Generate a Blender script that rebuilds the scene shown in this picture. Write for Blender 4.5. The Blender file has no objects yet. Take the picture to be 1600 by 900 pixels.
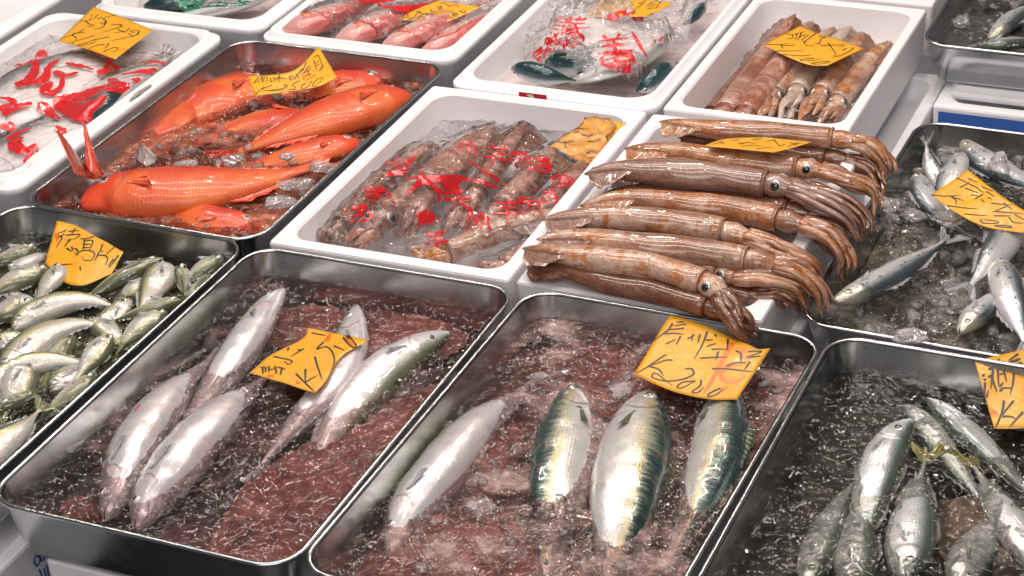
import bpy, math, random
import numpy as np
from mathutils import Vector, Matrix
from mathutils.bvhtree import BVHTree

scene = bpy.context.scene
COL = scene.collection
# ------------------------------------------------------------------ camera
FPX = 3113.448
CAM = np.array([1.36988, -1.39989, 1.30418])
RZ, RX, RR = 0.4524939, 1.0443844, -0.0744476
ROT = Matrix.Rotation(RZ, 3, 'Z') @ Matrix.Rotation(RX, 3, 'X') @ Matrix.Rotation(RR, 3, 'Z')
cam_d = bpy.data.cameras.new("camera")
cam = bpy.data.objects.new("camera", cam_d); COL.objects.link(cam)
cam.matrix_world = Matrix.Translation(Vector(CAM)) @ ROT.to_4x4()
cam_d.sensor_width = 36.0; cam_d.lens = FPX/1600*36.0
cam_d.clip_start = 0.05; cam_d.clip_end = 60
scene.camera = cam
# ------------------------------------------------------------------ world
world = bpy.data.worlds.new("World"); scene.world = world; world.use_nodes = True
bg = world.node_tree.nodes["Background"]
bg.inputs[0].default_value = (1.0, 0.94, 0.95, 1); bg.inputs[1].default_value = 0.13
# ------------------------------------------------------------------ stall lamps and an added fill
def area(name, loc, size, power, color, rot=(0, 0, 0), shape='RECTANGLE'):
    d = bpy.data.lights.new(name, 'AREA'); d.shape = shape
    d.size = size[0]; d.size_y = size[1]; d.energy = power; d.color = color
    o = bpy.data.objects.new(name, d); COL.objects.link(o); o.location = loc; o.rotation_euler = rot
    return o
def bulb(name, loc, r, power, color):
    d = bpy.data.lights.new(name, 'POINT'); d.shadow_soft_size = r; d.energy = power; d.color = color
    o = bpy.data.objects.new(name, d); COL.objects.link(o); o.location = loc
    return o
R_ = math.radians
WARM = (1.0, 0.84, 0.70); COOL = (1.0, 0.92, 0.86)
area('fluorescent_lamp', (0.1, 1.15, 1.75), (2.4, 0.08), 15, COOL, (R_(-10), 0, R_(5)))
area('fluorescent_lamp', (-0.1, 1.8, 2.0), (2.4, 0.08), 13, COOL, (R_(-25), 0, R_(5)))
area('fluorescent_lamp', (0.3, 0.25, 1.9), (2.2, 0.08), 12, COOL, (R_(10), 0, R_(5)))
area('front_fill_lamp', (1.2, -2.6, 2.6), (3.2, 1.8), 70, (1.0, .93, .89), (R_(52), 0, R_(20)))  # added soft fill from behind the camera, brightens foam walls and fish
for i, (x, y, z) in enumerate([(-1.15, 1.55, 1.55), (-.40, 1.6, 1.6), (.40, 1.65, 1.6), (1.2, 1.4, 1.6), (-.75, 2.4, 2.1), (0.3, 2.5, 2.1), (-.15, 2.3, 1.5), (.50, 2.0, 1.45)]):
    bulb('stall_bulb', (x, y, z), 0.032, 9.5, WARM)
for i, (x, y, z) in enumerate([(-.9, .45, 1.5), (0.1, .75, 1.55), (1.2, .5, 1.5)]):
    bulb('stall_bulb', (x, y, z), 0.032, 6.5, WARM)
scene.view_settings.view_transform = 'Standard'
scene.view_settings.look = 'None'
scene.view_settings.exposure = 0.0
scene.view_settings.gamma = 1.0
scene.render.engine = 'CYCLES'
scene.cycles.transparent_max_bounces = 24
scene.cycles.max_bounces = 8

# ------------------------------------------------------------------ helpers
rng = random.Random(7); nr = np.random.RandomState(5)
RM = np.array(ROT)
def ray(px, py):
    d = RM @ np.array([(px-800)/FPX, -(py-450)/FPX, -1.0])
    return d/np.linalg.norm(d)
def at(px, py, z=0.0):
    """the point of the level plane z seen at a photograph pixel"""
    d = ray(px, py); t = (z-CAM[2])/d[2]
    return CAM+t*d
def tag(o, label, cat, group=None):
    o['label'] = label; o['category'] = cat
    if group: o['group'] = group
    return o
def struct(o):
    o['kind'] = 'structure'; return o
def empty(name, loc, label, cat, group=None):
    o = bpy.data.objects.new(name, None); COL.objects.link(o)
    o.location = Vector(loc); o.empty_display_size = .02
    return tag(o, label, cat, group)
def mesh(name, V, F, mat, parent=None, smooth=True, attrs=None, origin=None):
    V = np.asarray(V, dtype=float).reshape(-1, 3)
    if parent is not None:
        org = np.array(parent.matrix_basis.translation)
        q = parent.parent
        while q is not None:
            org = org+np.array(q.matrix_basis.translation); q = q.parent
        o_org = np.zeros(3)
    else:
        org = np.array(origin) if origin is not None else np.array([V[:, 0].mean(), V[:, 1].mean(), V[:, 2].min()])
        o_org = org
    me = bpy.data.meshes.new(name)
    me.from_pydata((V-org).tolist(), [], [list(map(int, f)) for f in F])
    if attrs:
        for k, a in attrs.items():
            at_ = me.attributes.new(k, 'FLOAT_VECTOR', 'POINT')
            at_.data.foreach_set('vector', np.asarray(a, dtype=np.float32).ravel())
    if mat: me.materials.append(mat)
    me.polygons.foreach_set('use_smooth', [smooth]*len(me.polygons))
    me.update()
    o = bpy.data.objects.new(name, me); COL.objects.link(o)
    if parent is not None: o.parent = parent
    else: o.location = Vector(o_org)
    return o
def grid_faces(n, m, wrap=False):
    i, j = np.meshgrid(np.arange(n-1), np.arange(m if wrap else m-1), indexing='ij')
    j2 = (j+1) % m
    return np.stack([i*m+j, i*m+j2, (i+1)*m+j2, (i+1)*m+j], -1).reshape(-1, 4).tolist()
def catmull(P, n):
    P = np.asarray(P, dtype=float)
    if len(P) == 1: return np.repeat(P, n, 0)
    Q = np.vstack([2*P[0]-P[1], P, 2*P[-1]-P[-2]])
    d = np.r_[0, np.cumsum(np.linalg.norm(np.diff(P, axis=0), axis=1)+1e-9)]
    t = np.linspace(0, d[-1], n); out = []
    for x in t:
        k = min(max(np.searchsorted(d, x, 'right')-1, 0), len(P)-2)
        u = (x-d[k])/(d[k+1]-d[k]); a, b, c, e = Q[k:k+4]
        out.append(.5*((2*b)+(-a+c)*u+(2*a-5*b+4*c-e)*u*u+(-a+3*b-3*c+e)*u**3))
    return np.array(out)
def interp(u, xs, ys): return np.interp(u, xs, ys)
def sst(a, b, x):
    t = np.clip((x-a)/(b-a), 0, 1); return t*t*(3-2*t)
def vnoise(x, y, seed=0):
    """smooth value noise, -1..1"""
    tab = np.random.RandomState(seed).rand(128, 128)*2-1
    xi = np.floor(x).astype(int); yi = np.floor(y).astype(int); fx = x-xi; fy = y-yi
    fx = fx*fx*fx*(fx*(fx*6-15)+10); fy = fy*fy*fy*(fy*(fy*6-15)+10)
    a = tab[xi % 128, yi % 128]; b = tab[(xi+1) % 128, yi % 128]; c = tab[xi % 128, (yi+1) % 128]; d = tab[(xi+1) % 128, (yi+1) % 128]
    return (a*(1-fx)+b*fx)*(1-fy)+(c*(1-fx)+d*fx)*fy
def fbm(x, y, seed=0, o=4):
    s = 0; a = 1
    for k in range(o):
        s = s+a*vnoise(x+17.3*k, y-9.1*k, seed+k); x = x*2.03; y = y*2.03; a *= .5
    return s/1.9
def tube(P, R, n=10, flat=1.0, up=None, cap=True):
    """swept tube with frames; returns V, F, (u, angle)"""
    P = np.asarray(P, float); R = np.asarray(R, float)*np.ones(len(P))
    T = np.gradient(P, axis=0); T /= np.linalg.norm(T, axis=1)[:, None]+1e-12
    V = []; A = []
    U = np.array([0, 0, 1.0]) if up is None else np.array(up, float)
    L = np.r_[0, np.cumsum(np.linalg.norm(np.diff(P, axis=0), axis=1))]
    for i in range(len(P)):
        s = np.cross(T[i], U)
        if np.linalg.norm(s) < 1e-3: s = np.cross(T[i], np.array([1, 0, 0]))
        s /= np.linalg.norm(s); nn = np.cross(s, T[i]); U = nn
        for k in range(n):
            a = 2*math.pi*k/n
            V.append(P[i]+s*math.cos(a)*R[i]+nn*math.sin(a)*R[i]*flat)
            A.append((L[i]/L[-1], (math.sin(a)+1)/2, a*R[i]))
    F = grid_faces(len(P), n, True)
    if cap:
        F.append(list(range(n))[::-1]); F.append([(len(P)-1)*n+k for k in range(n)])
    return np.array(V), F, np.array(A)
def merge(parts):
    V = []; F = []; A = []; o = 0
    for p in parts:
        V.append(p[0]); F += [[i+o for i in f] for f in p[1]]
        A.append(p[2] if len(p) > 2 else np.zeros((len(p[0]), 3))); o += len(p[0])
    return np.vstack(V), F, np.vstack(A)

# ------------------------------------------------------------------ node helpers
class NT:
    def __init__(s, name):
        s.m = bpy.data.materials.new(name); s.m.use_nodes = True; s.t = s.m.node_tree; s.t.nodes.clear()
    def n(s, typ, **kw):
        nd = s.t.nodes.new('ShaderNode'+typ)
        for k, v in kw.items():
            if k.startswith('_'): setattr(nd, k[1:], v)
            else:
                key = k.replace('__', ' ')
                s.set(nd.inputs[int(key[1:])] if key[0] == 'i' and key[1:].isdigit() else nd.inputs[key], v)
        return nd
    def set(s, inp, v):
        if isinstance(v, bpy.types.NodeSocket): s.t.links.new(v, inp)
        elif isinstance(v, bpy.types.Node): s.t.links.new(v.outputs[0], inp)
        else:
            if isinstance(v, tuple) and len(v) == 3 and inp.type == 'RGBA': v = v+(1,)
            inp.default_value = v
    def noise(s, vec, scale, detail=3, rough=.55, dist=0):
        return s.n('TexNoise', Vector=vec, Scale=scale, Detail=detail, Roughness=rough, Distortion=dist).outputs[0]
    def math(s, op, a, b=None, clamp=False):
        nd = s.n('Math', _operation=op, i0=a); nd.use_clamp = clamp
        if b is not None: s.set(nd.inputs[1], b)
        return nd.outputs[0]
    def ramp(s, fac, stops, interp='LINEAR'):
        nd = s.n('ValToRGB', Fac=fac); cr = nd.color_ramp; cr.interpolation = interp
        while len(cr.elements) < len(stops): cr.elements.new(.5)
        for e, (p, c) in zip(cr.elements, stops):
            e.position = p; e.color = (c+(1,)) if isinstance(c, tuple) else (c, c, c, 1)
        return nd.outputs[0]
    def mix(s, fac, a, b, mode='MIX'):
        nd = s.n('Mix', _data_type='RGBA', _blend_type=mode)
        s.set(nd.inputs[0], fac); s.set(nd.inputs[6], a); s.set(nd.inputs[7], b)
        return nd.outputs[2]
    def bump(s, h, strength, dist, normal=None):
        nd = s.n('Bump', Height=h, Strength=strength, Distance=dist)
        if normal is not None: s.set(nd.inputs['Normal'], normal)
        return nd.outputs[0]
    def obj(s): return s.n('TexCoord').outputs['Object']
    def attr(s, name): return s.n('Attribute', _attribute_name=name).outputs['Vector']
    def sep(s, v): return s.n('SeparateXYZ', Vector=v).outputs
    def out(s, sh, disp=None):
        o = s.n('OutputMaterial'); s.set(o.inputs['Surface'], sh)
        return s.m
    def pr(s, **kw):
        return s.n('BsdfPrincipled', **kw).outputs[0]
    def scaled(s, vec, sc):
        return s.n('Mapping', Vector=vec, Scale=sc).outputs[0]
    def geo(s): return s.n('NewGeometry').outputs['Position']

def m_steel():
    k = NT('brushed stainless steel'); P = k.geo()
    w = k.noise(P, 9, 4, .6); s = k.noise(P, 60, 3)
    sc = k.noise(k.scaled(P, (30, 30, 700)), 1.0, 2)
    c = k.ramp(w, [(.25, (.44, .46, .48)), (.75, (.58, .59, .60))])
    r = k.ramp(s, [(.3, .17), (.75, .27)])
    return k.out(k.pr(Base__Color=c, Metallic=1.0, Roughness=r, Normal=k.bump(sc, .10, .0006)))
def m_foam(name, col=(.83, .80, .83)):
    k = NT(name); P = k.geo()
    v = k.n('TexVoronoi', Vector=P, Scale=260.0).outputs['Distance']
    d = k.noise(P, 12, 4, .6); d2 = k.noise(P, 70, 3)
    c = k.mix(k.ramp(d, [(.52, 0.0), (.78, .35)]), col, (.66, .61, .61))
    c = k.mix(k.ramp(d2, [(.68, 0.0), (.78, .3)]), c, (.56, .48, .46))
    c = k.mix(k.ramp(k.noise(P, 34, 4, .7, .5), [(.70, 0.0), (.76, .45)]), c, (.52, .30, .26))
    return k.out(k.pr(Base__Color=c, Roughness=.42, Specular__IOR__Level=.4, Coat__Weight=.25, Coat__Roughness=.25, Normal=k.bump(v, .3, .0006, k.bump(d2, .2, .0015))))
def m_plain(name, col, rough=.5, coat=0.0, metal=0.0):
    k = NT(name); P = k.geo()
    c = k.mix(k.ramp(k.noise(P, 40, 3), [(.4, 0.0), (.75, .35)]), col, tuple(x*.7 for x in col))
    return k.out(k.pr(Base__Color=c, Roughness=rough, Coat__Weight=coat, Metallic=metal))
def m_water(name, tint, murk, amt, seed, bscale=120.0, bst=.5, lo=.42, hi=.72, amp=.0015):
    """melt water with slush: a clear tinted film, patches of milky slush in it, and a glossy rippled face"""
    k = NT(name); P = k.geo()
    off = k.n('Mapping', Vector=P, Location=(seed*1.7, seed*.9, 0)).outputs[0]
    n1 = k.noise(off, bscale*.72, 1, .5, .8); n2 = k.noise(off, bscale*.25, 1, .5, .8)
    h1 = k.math('POWER', k.math('SUBTRACT', 1.0, k.math('MULTIPLY', k.math('ABSOLUTE', k.math('SUBTRACT', n1, .5)), 4.0), True), 3.0)
    if 'clear dark' not in name: h1 = n1
    h2 = k.math('POWER', k.math('SUBTRACT', 1.0, k.math('MULTIPLY', k.math('ABSOLUTE', k.math('SUBTRACT', n2, .5)), 4.0), True), 2.0)
    N = k.bump(h1, bst, amp*(1.6 if 'clear dark' in name else 4.2), k.bump(h2, bst*.9, amp*(3.0 if 'clear dark' in name else 1.8)))
    patch = k.noise(off, 13, 5, .62, .3)
    fine = k.noise(off, 90, 3, .6)
    msk = k.math('MULTIPLY', k.ramp(patch, [(lo, .06), (hi, 1.0)]), amt)
    msk = k.math('MULTIPLY', msk, k.ramp(fine, [(.3, .75), (.65, 1.0)]), True)
    c = k.mix(k.ramp(fine, [(.35, 0.0), (.75, .55)]), murk, tuple(min(1, x*1.5+.1) for x in murk))
    tr = k.n('BsdfTransparent', Color=tint)
    df = k.n('BsdfDiffuse', Color=c, Normal=N)
    base = k.n('MixShader', Fac=msk, i1=tr, i2=df)
    gl = k.n('BsdfGlossy', Color=(1.0, 1.0, 1.0), Roughness=.05, Normal=N)
    fr = k.n('Fresnel', IOR=1.36, Normal=N)
    return k.out(k.n('MixShader', Fac=fr, i1=base, i2=gl).outputs[0])
def m_bed(name, c0, c1, c2, bst=.8):
    """crushed ice and melt lying in the tray"""
    k = NT(name); P = k.geo()
    a = k.noise(P, 9, 4, .6, .4); b = k.noise(P, 95, 4, .65, .6); d = k.noise(P, 30, 3, .6, .8)
    c = k.ramp(a, [(.38, c0), (.50, c1), (.62, c2)])
    c = k.mix(k.ramp(b, [(.54, 0.0), (.76, .35)]), c, tuple(min(.4, x*2.6+.015) for x in c1))
    c = k.mix(k.ramp(d, [(.32, .6), (.48, 0.0)]), c, tuple(x*.35 for x in c0))
    return k.out(k.pr(Base__Color=c, Roughness=.40, Specular__IOR__Level=.3, Coat__Weight=.22, Coat__Roughness=.05,
                      Normal=k.bump(b, bst, .0025, k.bump(d, .7, .005))))
def m_ice(name, alpha=.45, col=(.80, .78, .80)):
    k = NT(name); P = k.geo()
    bs = .15 if 'milky' in name else 1.0
    N = k.bump(k.noise(P, 130, 3), .5*bs, .001, k.bump(k.noise(P, 45, 2), .6*bs, .003))
    f = k.ramp(k.noise(P, 55, 3), [(.35, alpha*.35), (.7, min(alpha*1.4, 1.0))])
    base = k.n('MixShader', Fac=f, i1=k.n('BsdfTransparent', Color=(.94, .95, .97)), i2=k.n('BsdfDiffuse', Color=col, Normal=N))
    gl = k.n('BsdfGlossy', Roughness=.05, Normal=N)
    return k.out(k.n('MixShader', Fac=k.n('Fresnel', IOR=1.36, Normal=N), i1=base, i2=gl).outputs[0])
def m_film(name, milk=.10):
    k = NT(name); P = k.geo()
    a = k.noise(P, 30, 3, .6, 1.2); b = k.noise(P, 11, 2, .5, 1.8)
    rid = k.math('ABSOLUTE', k.math('SUBTRACT', b, .5)); rid2 = k.math('ABSOLUTE', k.math('SUBTRACT', a, .5))
    N = k.bump(rid, 1.0, .010, k.bump(rid2, .7, .003))
    cre = k.ramp(rid2, [(0.0, .22), (.02, 0.0)])
    f = k.math('ADD', milk, cre)
    base = k.n('MixShader', Fac=f, i1=k.n('BsdfTransparent', Color=(.97, .96, .97)), i2=k.n('BsdfDiffuse', Color=(.80, .78, .80), Normal=N))
    gl = k.n('BsdfGlossy', Roughness=.05, Normal=N)
    return k.out(k.n('MixShader', Fac=k.n('Fresnel', IOR=1.36, Normal=N), i1=base, i2=gl).outputs[0])
def m_redprint():
    k = NT('red print on plastic film'); P = k.geo()
    b = k.noise(P, 30, 3, .6, 1.2); N = k.bump(k.math('ABSOLUTE', k.math('SUBTRACT', b, .5)), .8, .005)
    s = k.pr(Base__Color=(.66, .015, .02), Roughness=.12, Coat__Weight=.6, Normal=N)
    f = k.ramp(k.noise(P, 40, 2), [(.3, .78), (.6, .96)])
    return k.out(k.n('MixShader', Fac=f, i1=k.n('BsdfTransparent', Color=(1.0, .3, .3)), i2=s).outputs[0])
def m_card():
    k = NT('wet orange yellow card'); P = k.geo()
    a = k.noise(P, 16, 3, .6); b = k.noise(P, 60, 3)
    c = k.ramp(a, [(.35, (.70, .33, .018)), (.65, (.78, .39, .025))])
    c = k.mix(k.ramp(b, [(.62, 0.0), (.72, .5)]), c, (.58, .22, .008))
    c = k.mix(k.ramp(k.noise(P, 13, 2), [(.68, 0.0), (.73, .6)]), c, (.75, .20, .02))
    r = k.ramp(a, [(.4, .5), (.6, .22)])
    return k.out(k.pr(Base__Color=c, Roughness=r, Normal=k.bump(b, .3, .0008, k.bump(k.noise(P, 22, 3), .6, .006))))
STEEL = m_steel(); FOAM = m_foam('white expanded foam'); FOAM2 = m_foam('white moulded foam', (.82, .82, .86))
CARD = m_card(); INK = m_plain('black marker ink', (.03, .022, .02), .4); STAIN = m_plain('orange smear', (.66, .17, .01), .3)
RED = m_redprint(); FILM = m_film('clear wrinkled plastic film', .035)
BLUE = m_plain('blue box print', (.03, .11, .42), .45)
ICE = m_ice('clear ice', .22, (.66, .62, .62)); ICEW = m_ice('white cloudy ice', .45, (.66, .60, .60)); 

# fish skin: attribute fuv = (position head..tail, belly 0..back 1, arc), fm = metric coordinates
def m_fish(name, belly, flank, upper, back, pattern=None, metal=.35, rough=.24, scales=.25, scale_n=330.0, iris=.25, head=None, gold=None, dirt=.2):
    k = NT(name); u, s, arc = k.sep(k.attr('fuv')); fm = k.attr('fm'); O = k.obj()
    n1 = k.noise(fm, 45, 4, .6); n2 = k.noise(fm, 16, 3)
    ss = k.math('ADD', s, k.math('MULTIPLY', k.math('SUBTRACT', n1, .5), .24))
    c = k.ramp(ss, [(.16, belly), (.48, flank), (.68, upper), (.86, back)])
    ir = k.ramp(n2, [(.3, (.62, .68, .84)), (.5, (.80, .80, .80)), (.72, (.88, .68, .70))])
    c = k.mix(k.math('MULTIPLY', k.ramp(ss, [(.55, 1.0), (.8, 0.0)]), iris), c, ir)
    if gold:
        gm = k.ramp(ss, [(.52, 0.0), (.60, 1.0), (.66, 1.0), (.74, 0.0)])
        c = k.mix(k.math('MULTIPLY', k.math('MULTIPLY', gm, .8), k.ramp(n2, [(.35, .2), (.6, 1.0)])), c, gold)
    if pattern == 'mackerel':
        w = k.n('TexWave', Vector=k.scaled(fm, (1, .35, 1)), Scale=34.0, Distortion=13.0, Detail=3.0, **{'Detail__Scale': 2.0}).outputs['Fac']
        pm = k.math('MULTIPLY', k.ramp(w, [(.46, 0.0), (.70, 1.0)]), k.math('MULTIPLY', k.ramp(ss, [(.62, 0.0), (.76, .85)]), k.ramp(n1, [(.36, .35), (.55, 1.0)])))
        c = k.mix(pm, c, (.012, .03, .045))
    if pattern == 'dots':
        v = k.n('TexVoronoi', Vector=k.scaled(fm, (1, 1.0, 1)), Scale=95.0, Randomness=.35).outputs['Distance']
        pm = k.math('MULTIPLY', k.ramp(v, [(.22, 1.0), (.34, 0.0)]), k.ramp(ss, [(.56, 0.0), (.60, .8), (.67, .8), (.71, 0.0)]))
        c = k.mix(pm, c, (.03, .04, .06))
    vs = k.n('TexVoronoi', Vector=k.scaled(fm, (.8, 1.15, 1)), Scale=scale_n, Randomness=.25)
    vd = vs.outputs['Distance']
    if pattern == 'redscale':
        c = k.mix(k.ramp(k.noise(fm, 12, 3), [(.46, 0.0), (.64, .6)]), c, (.78, .20, .025))
        edge = k.math('MULTIPLY', k.ramp(vd, [(.35, 0.0), (.62, 1.0)]), k.ramp(u, [(.22, 0.0), (.30, .75)]))
        c = k.mix(k.math('MULTIPLY', edge, .38), c, (.85, .33, .06))
        fin = k.ramp(n2, [(.4, 0.0), (.7, .5)])
        c = k.mix(fin, c, (.60, .025, .008))
    if head:
        c = k.mix(k.ramp(u, [(.10, .75), (.22, 0.0)]), c, head)
    if dirt:
        c = k.mix(k.math('MULTIPLY', k.ramp(k.noise(fm, 30, 4, .7), [(.56, 0.0), (.7, 1.0)]), dirt), c, (.45, .22, .2))
    op = k.math('ABSOLUTE', k.math('SUBTRACT', u, k.math('ADD', .205, k.math('MULTIPLY', k.math('POWER', k.math('ABSOLUTE', k.math('SUBTRACT', s, .5)), 2.0), -.35))))
    gill = k.math('MULTIPLY', k.ramp(op, [(.0, .75), (.007, 0.0)]), k.ramp(s, [(.12, 0.0), (.2, 1.0), (.78, 1.0), (.86, 0.0)]))
    c = k.mix(gill, c, (.16, .07, .06))
    sca = k.math('MULTIPLY', vd, k.ramp(u, [(.2, 0.0), (.28, 1.0)]))
    N = k.bump(sca, scales, .0012, k.bump(k.noise(fm, 60, 3), .3, .0012))
    return k.out(k.pr(Base__Color=c, Metallic=metal, Roughness=k.ramp(n1, [(.3, rough*.75), (.7, rough*1.5)]), Coat__Weight=.6 if pattern == 'redscale' else 1.0, Coat__Roughness=.12 if pattern == 'redscale' else .06, Coat__IOR=1.4, Normal=N))
def m_fin(name, c0, c1, alpha=.85):
    k = NT(name); u, s, arc = k.sep(k.attr('fuv'))
    w = k.math('SINE', k.math('MULTIPLY', s, 70.0)); c = k.mix(k.ramp(w, [(.2, 0.0), (.8, 1.0)]), c0, c1)
    N = k.bump(w, .4, .0008)
    sh = k.pr(Base__Color=c, Roughness=.25, Coat__Weight=1.0, Coat__Roughness=.08, Normal=N)
    return k.out(k.n('MixShader', Fac=alpha, i1=k.n('BsdfTransparent', Color=(1.0, 1.0, 1.0)), i2=sh).outputs[0])
SKIN = {
 'mackerel': m_fish('pale mackerel skin', (.52, .46, .48), (.44, .41, .44), (.27, .27, .20), (.10, .12, .06), None, metal=.25, iris=.35, dirt=.4),
 'saba': m_fish('green backed mackerel skin', (.60, .59, .57), (.56, .55, .49), (.30, .34, .24), (.035, .075, .065), 'mackerel', metal=.35, gold=(.58, .48, .26), iris=.3, dirt=.5),
 'aji': m_fish('olive horse mackerel skin', (.45, .42, .36), (.42, .40, .33), (.27, .27, .17), (.11, .12, .065), None, metal=.2, iris=.25, gold=(.58, .50, .16)),
 'ajisilver': m_fish('silver horse mackerel skin', (.50, .50, .51), (.44, .46, .47), (.26, .30, .30), (.08, .11, .09), None, metal=.35, iris=.35),
 'sardine': m_fish('blue backed sardine skin', (.64, .63, .64), (.54, .54, .55), (.27, .30, .33), (.06, .08, .095), 'dots', metal=.35, iris=.3, head=(.50, .46, .34)),
 'red': m_fish('red orange scaled skin', (.70, .13, .04), (.62, .06, .012), (.52, .020, .006), (.40, .010, .005), 'redscale', metal=.05, rough=.38, scales=.7, scale_n=270.0, iris=0.0, head=(.78, .06, .02), dirt=0),
 'bream': m_fish('pink bream skin', (.80, .66, .66), (.80, .52, .50), (.76, .34, .30), (.62, .16, .14), None, metal=.2, iris=.35, scales=.5, scale_n=190.0, head=(.74, .42, .40)),
 'flounder': m_fish('white flounder belly skin', (.82, .76, .75), (.82, .78, .77), (.78, .74, .74), (.30, .29, .29), None, metal=0, iris=.05, dirt=.1, rough=.35),
 'bluefish': m_fish('dark teal fish skin', (.70, .72, .74), (.50, .58, .62), (.03, .09, .10), (.015, .05, .06), None, metal=.3, iris=.1),
}
FINS = {
 'mackerel': m_fin('grey fin', (.30, .32, .32), (.55, .52, .50), .8), 'saba': m_fin('dark green fin', (.05, .07, .05), (.22, .24, .15), .9),
 'aji': m_fin('olive fin', (.26, .24, .12), (.46, .43, .26), .6), 'ajisilver': m_fin('yellow green fin', (.34, .31, .06), (.58, .52, .18), .85),
 'sardine': m_fin('glassy grey fin', (.35, .36, .38), (.65, .63, .66), .6), 'red': m_fin('red fin', (.66, .03, .012), (.90, .22, .08), .95),
 'bream': m_fin('pink fin', (.6, .25, .22), (.8, .5, .46), .8), 'flounder': m_fin('pale flounder fin', (.32, .30, .30), (.7, .66, .65), .9),
 'bluefish': m_fin('teal fin', (.04, .10, .11), (.2, .3, .3), .9)}
EYEW = m_plain('silver eye ring', (.62, .60, .55), .18, 1.0, .4); EYER = m_plain('red orange eye ring', (.70, .13, .04), .18, 1.0)
PUP = m_plain('black pupil', (.008, .008, .01), .06, 1.0); DARKSKIN = m_plain('dark mouth line', (.07, .035, .03), .4)
EYEG = m_plain('grey clouded eye', (.34, .38, .40), .12, 1.0)
PROF = {
 'mackerel': ([0, .03, .08, .16, .28, .42, .58, .74, .88, .96, 1], [.12, .30, .50, .74, .95, 1, .92, .62, .27, .13, .14], .78),
 'aji': ([0, .03, .08, .16, .28, .42, .58, .74, .88, .96, 1], [.10, .34, .60, .84, 1, 1, .84, .52, .20, .11, .14], .62),
 'sardine': ([0, .03, .08, .16, .28, .42, .58, .74, .88, .96, 1], [.18, .38, .58, .80, .96, 1, .92, .66, .32, .20, .22], .60),
 'red': ([0, .03, .08, .16, .26, .40, .55, .72, .88, .96, 1], [.16, .38, .62, .86, .99, 1, .88, .58, .26, .20, .22], .55),
 'flounder': ([0, .04, .10, .2, .35, .5, .65, .8, .9, .96, 1], [.12, .34, .56, .82, .98, 1, .90, .62, .34, .2, .2], .16),
}
PROF['saba'] = PROF['mackerel']; PROF['ajisilver'] = PROF['aji']; PROF['bream'] = PROF['red']; PROF['bluefish'] = PROF['mackerel']
def lens_sheet(A, B, m, thick):
    """closed thin fin between two polylines of equal length, thicker at the root"""
    n = len(A); V = []; At = []
    A = np.asarray(A); B = np.asarray(B)
    nrm = np.cross(A[-1]-A[0], B[n//2]-A[n//2]); nrm /= np.linalg.norm(nrm)+1e-9
    for sgn in (1, -1):
        for i in range(n):
            for j in range(m):
                t = j/(m-1); th = thick*(1-.8*t)*(.25+.75*math.sin(math.pi*(.03+.94*i/(n-1))))
                V.append(A[i]*(1-t)+B[i]*t+nrm*th*sgn*.5+nrm*(.6*thick*(i % 2-.5)*t)); At.append((t, i/(n-1), 0))
    F = grid_faces(n, m); k = n*m
    F += [[i+k for i in f][::-1] for f in grid_faces(n, m)]
    bd = [i*m for i in range(n)]+[(n-1)*m+j for j in range(1, m)]+[i*m+m-1 for i in range(n-2, -1, -1)]+[j for j in range(m-2, 0, -1)]
    for a, b in zip(bd, bd[1:]+bd[:1]): F.append([a, b, b+k, a+k][::-1])
    return np.array(V), F, np.array(At)
def ball(c, r, axes=None, n=14, m=9):
    ax = np.eye(3) if axes is None else np.asarray(axes); V = []
    rr = np.ones(3)*r
    for j in range(m):
        th = math.pi*(.02+.96*j/(m-1))
        for i in range(n):
            a = 2*math.pi*i/n
            V.append(c+ax[0]*math.sin(th)*math.cos(a)*rr[0]+ax[1]*math.sin(th)*math.sin(a)*rr[1]+ax[2]*math.cos(th)*rr[2])
    F = [f[::-1] for f in grid_faces(m, n, True)]; F.append(list(range(n))); F.append([(m-1)*n+i for i in range(n)][::-1])
    return np.array(V), F, np.zeros((len(V), 3))
DZ = {'pale mackerel in the purple tray': -.012, 'green backed mackerel in the reddish tray': -.013, 'silver fish with yellow tails': -.009, 'red orange fish': -.006,
      'sardines': -.013, 'small horse mackerel packed in the left tray': -.004}
HZ = {'silver fish with yellow tails': .012, 'small horse mackerel packed in the left tray': .008, 'pale mackerel in the purple tray': .007, 'green backed mackerel in the reddish tray': .008, 'sardines': .006}
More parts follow.
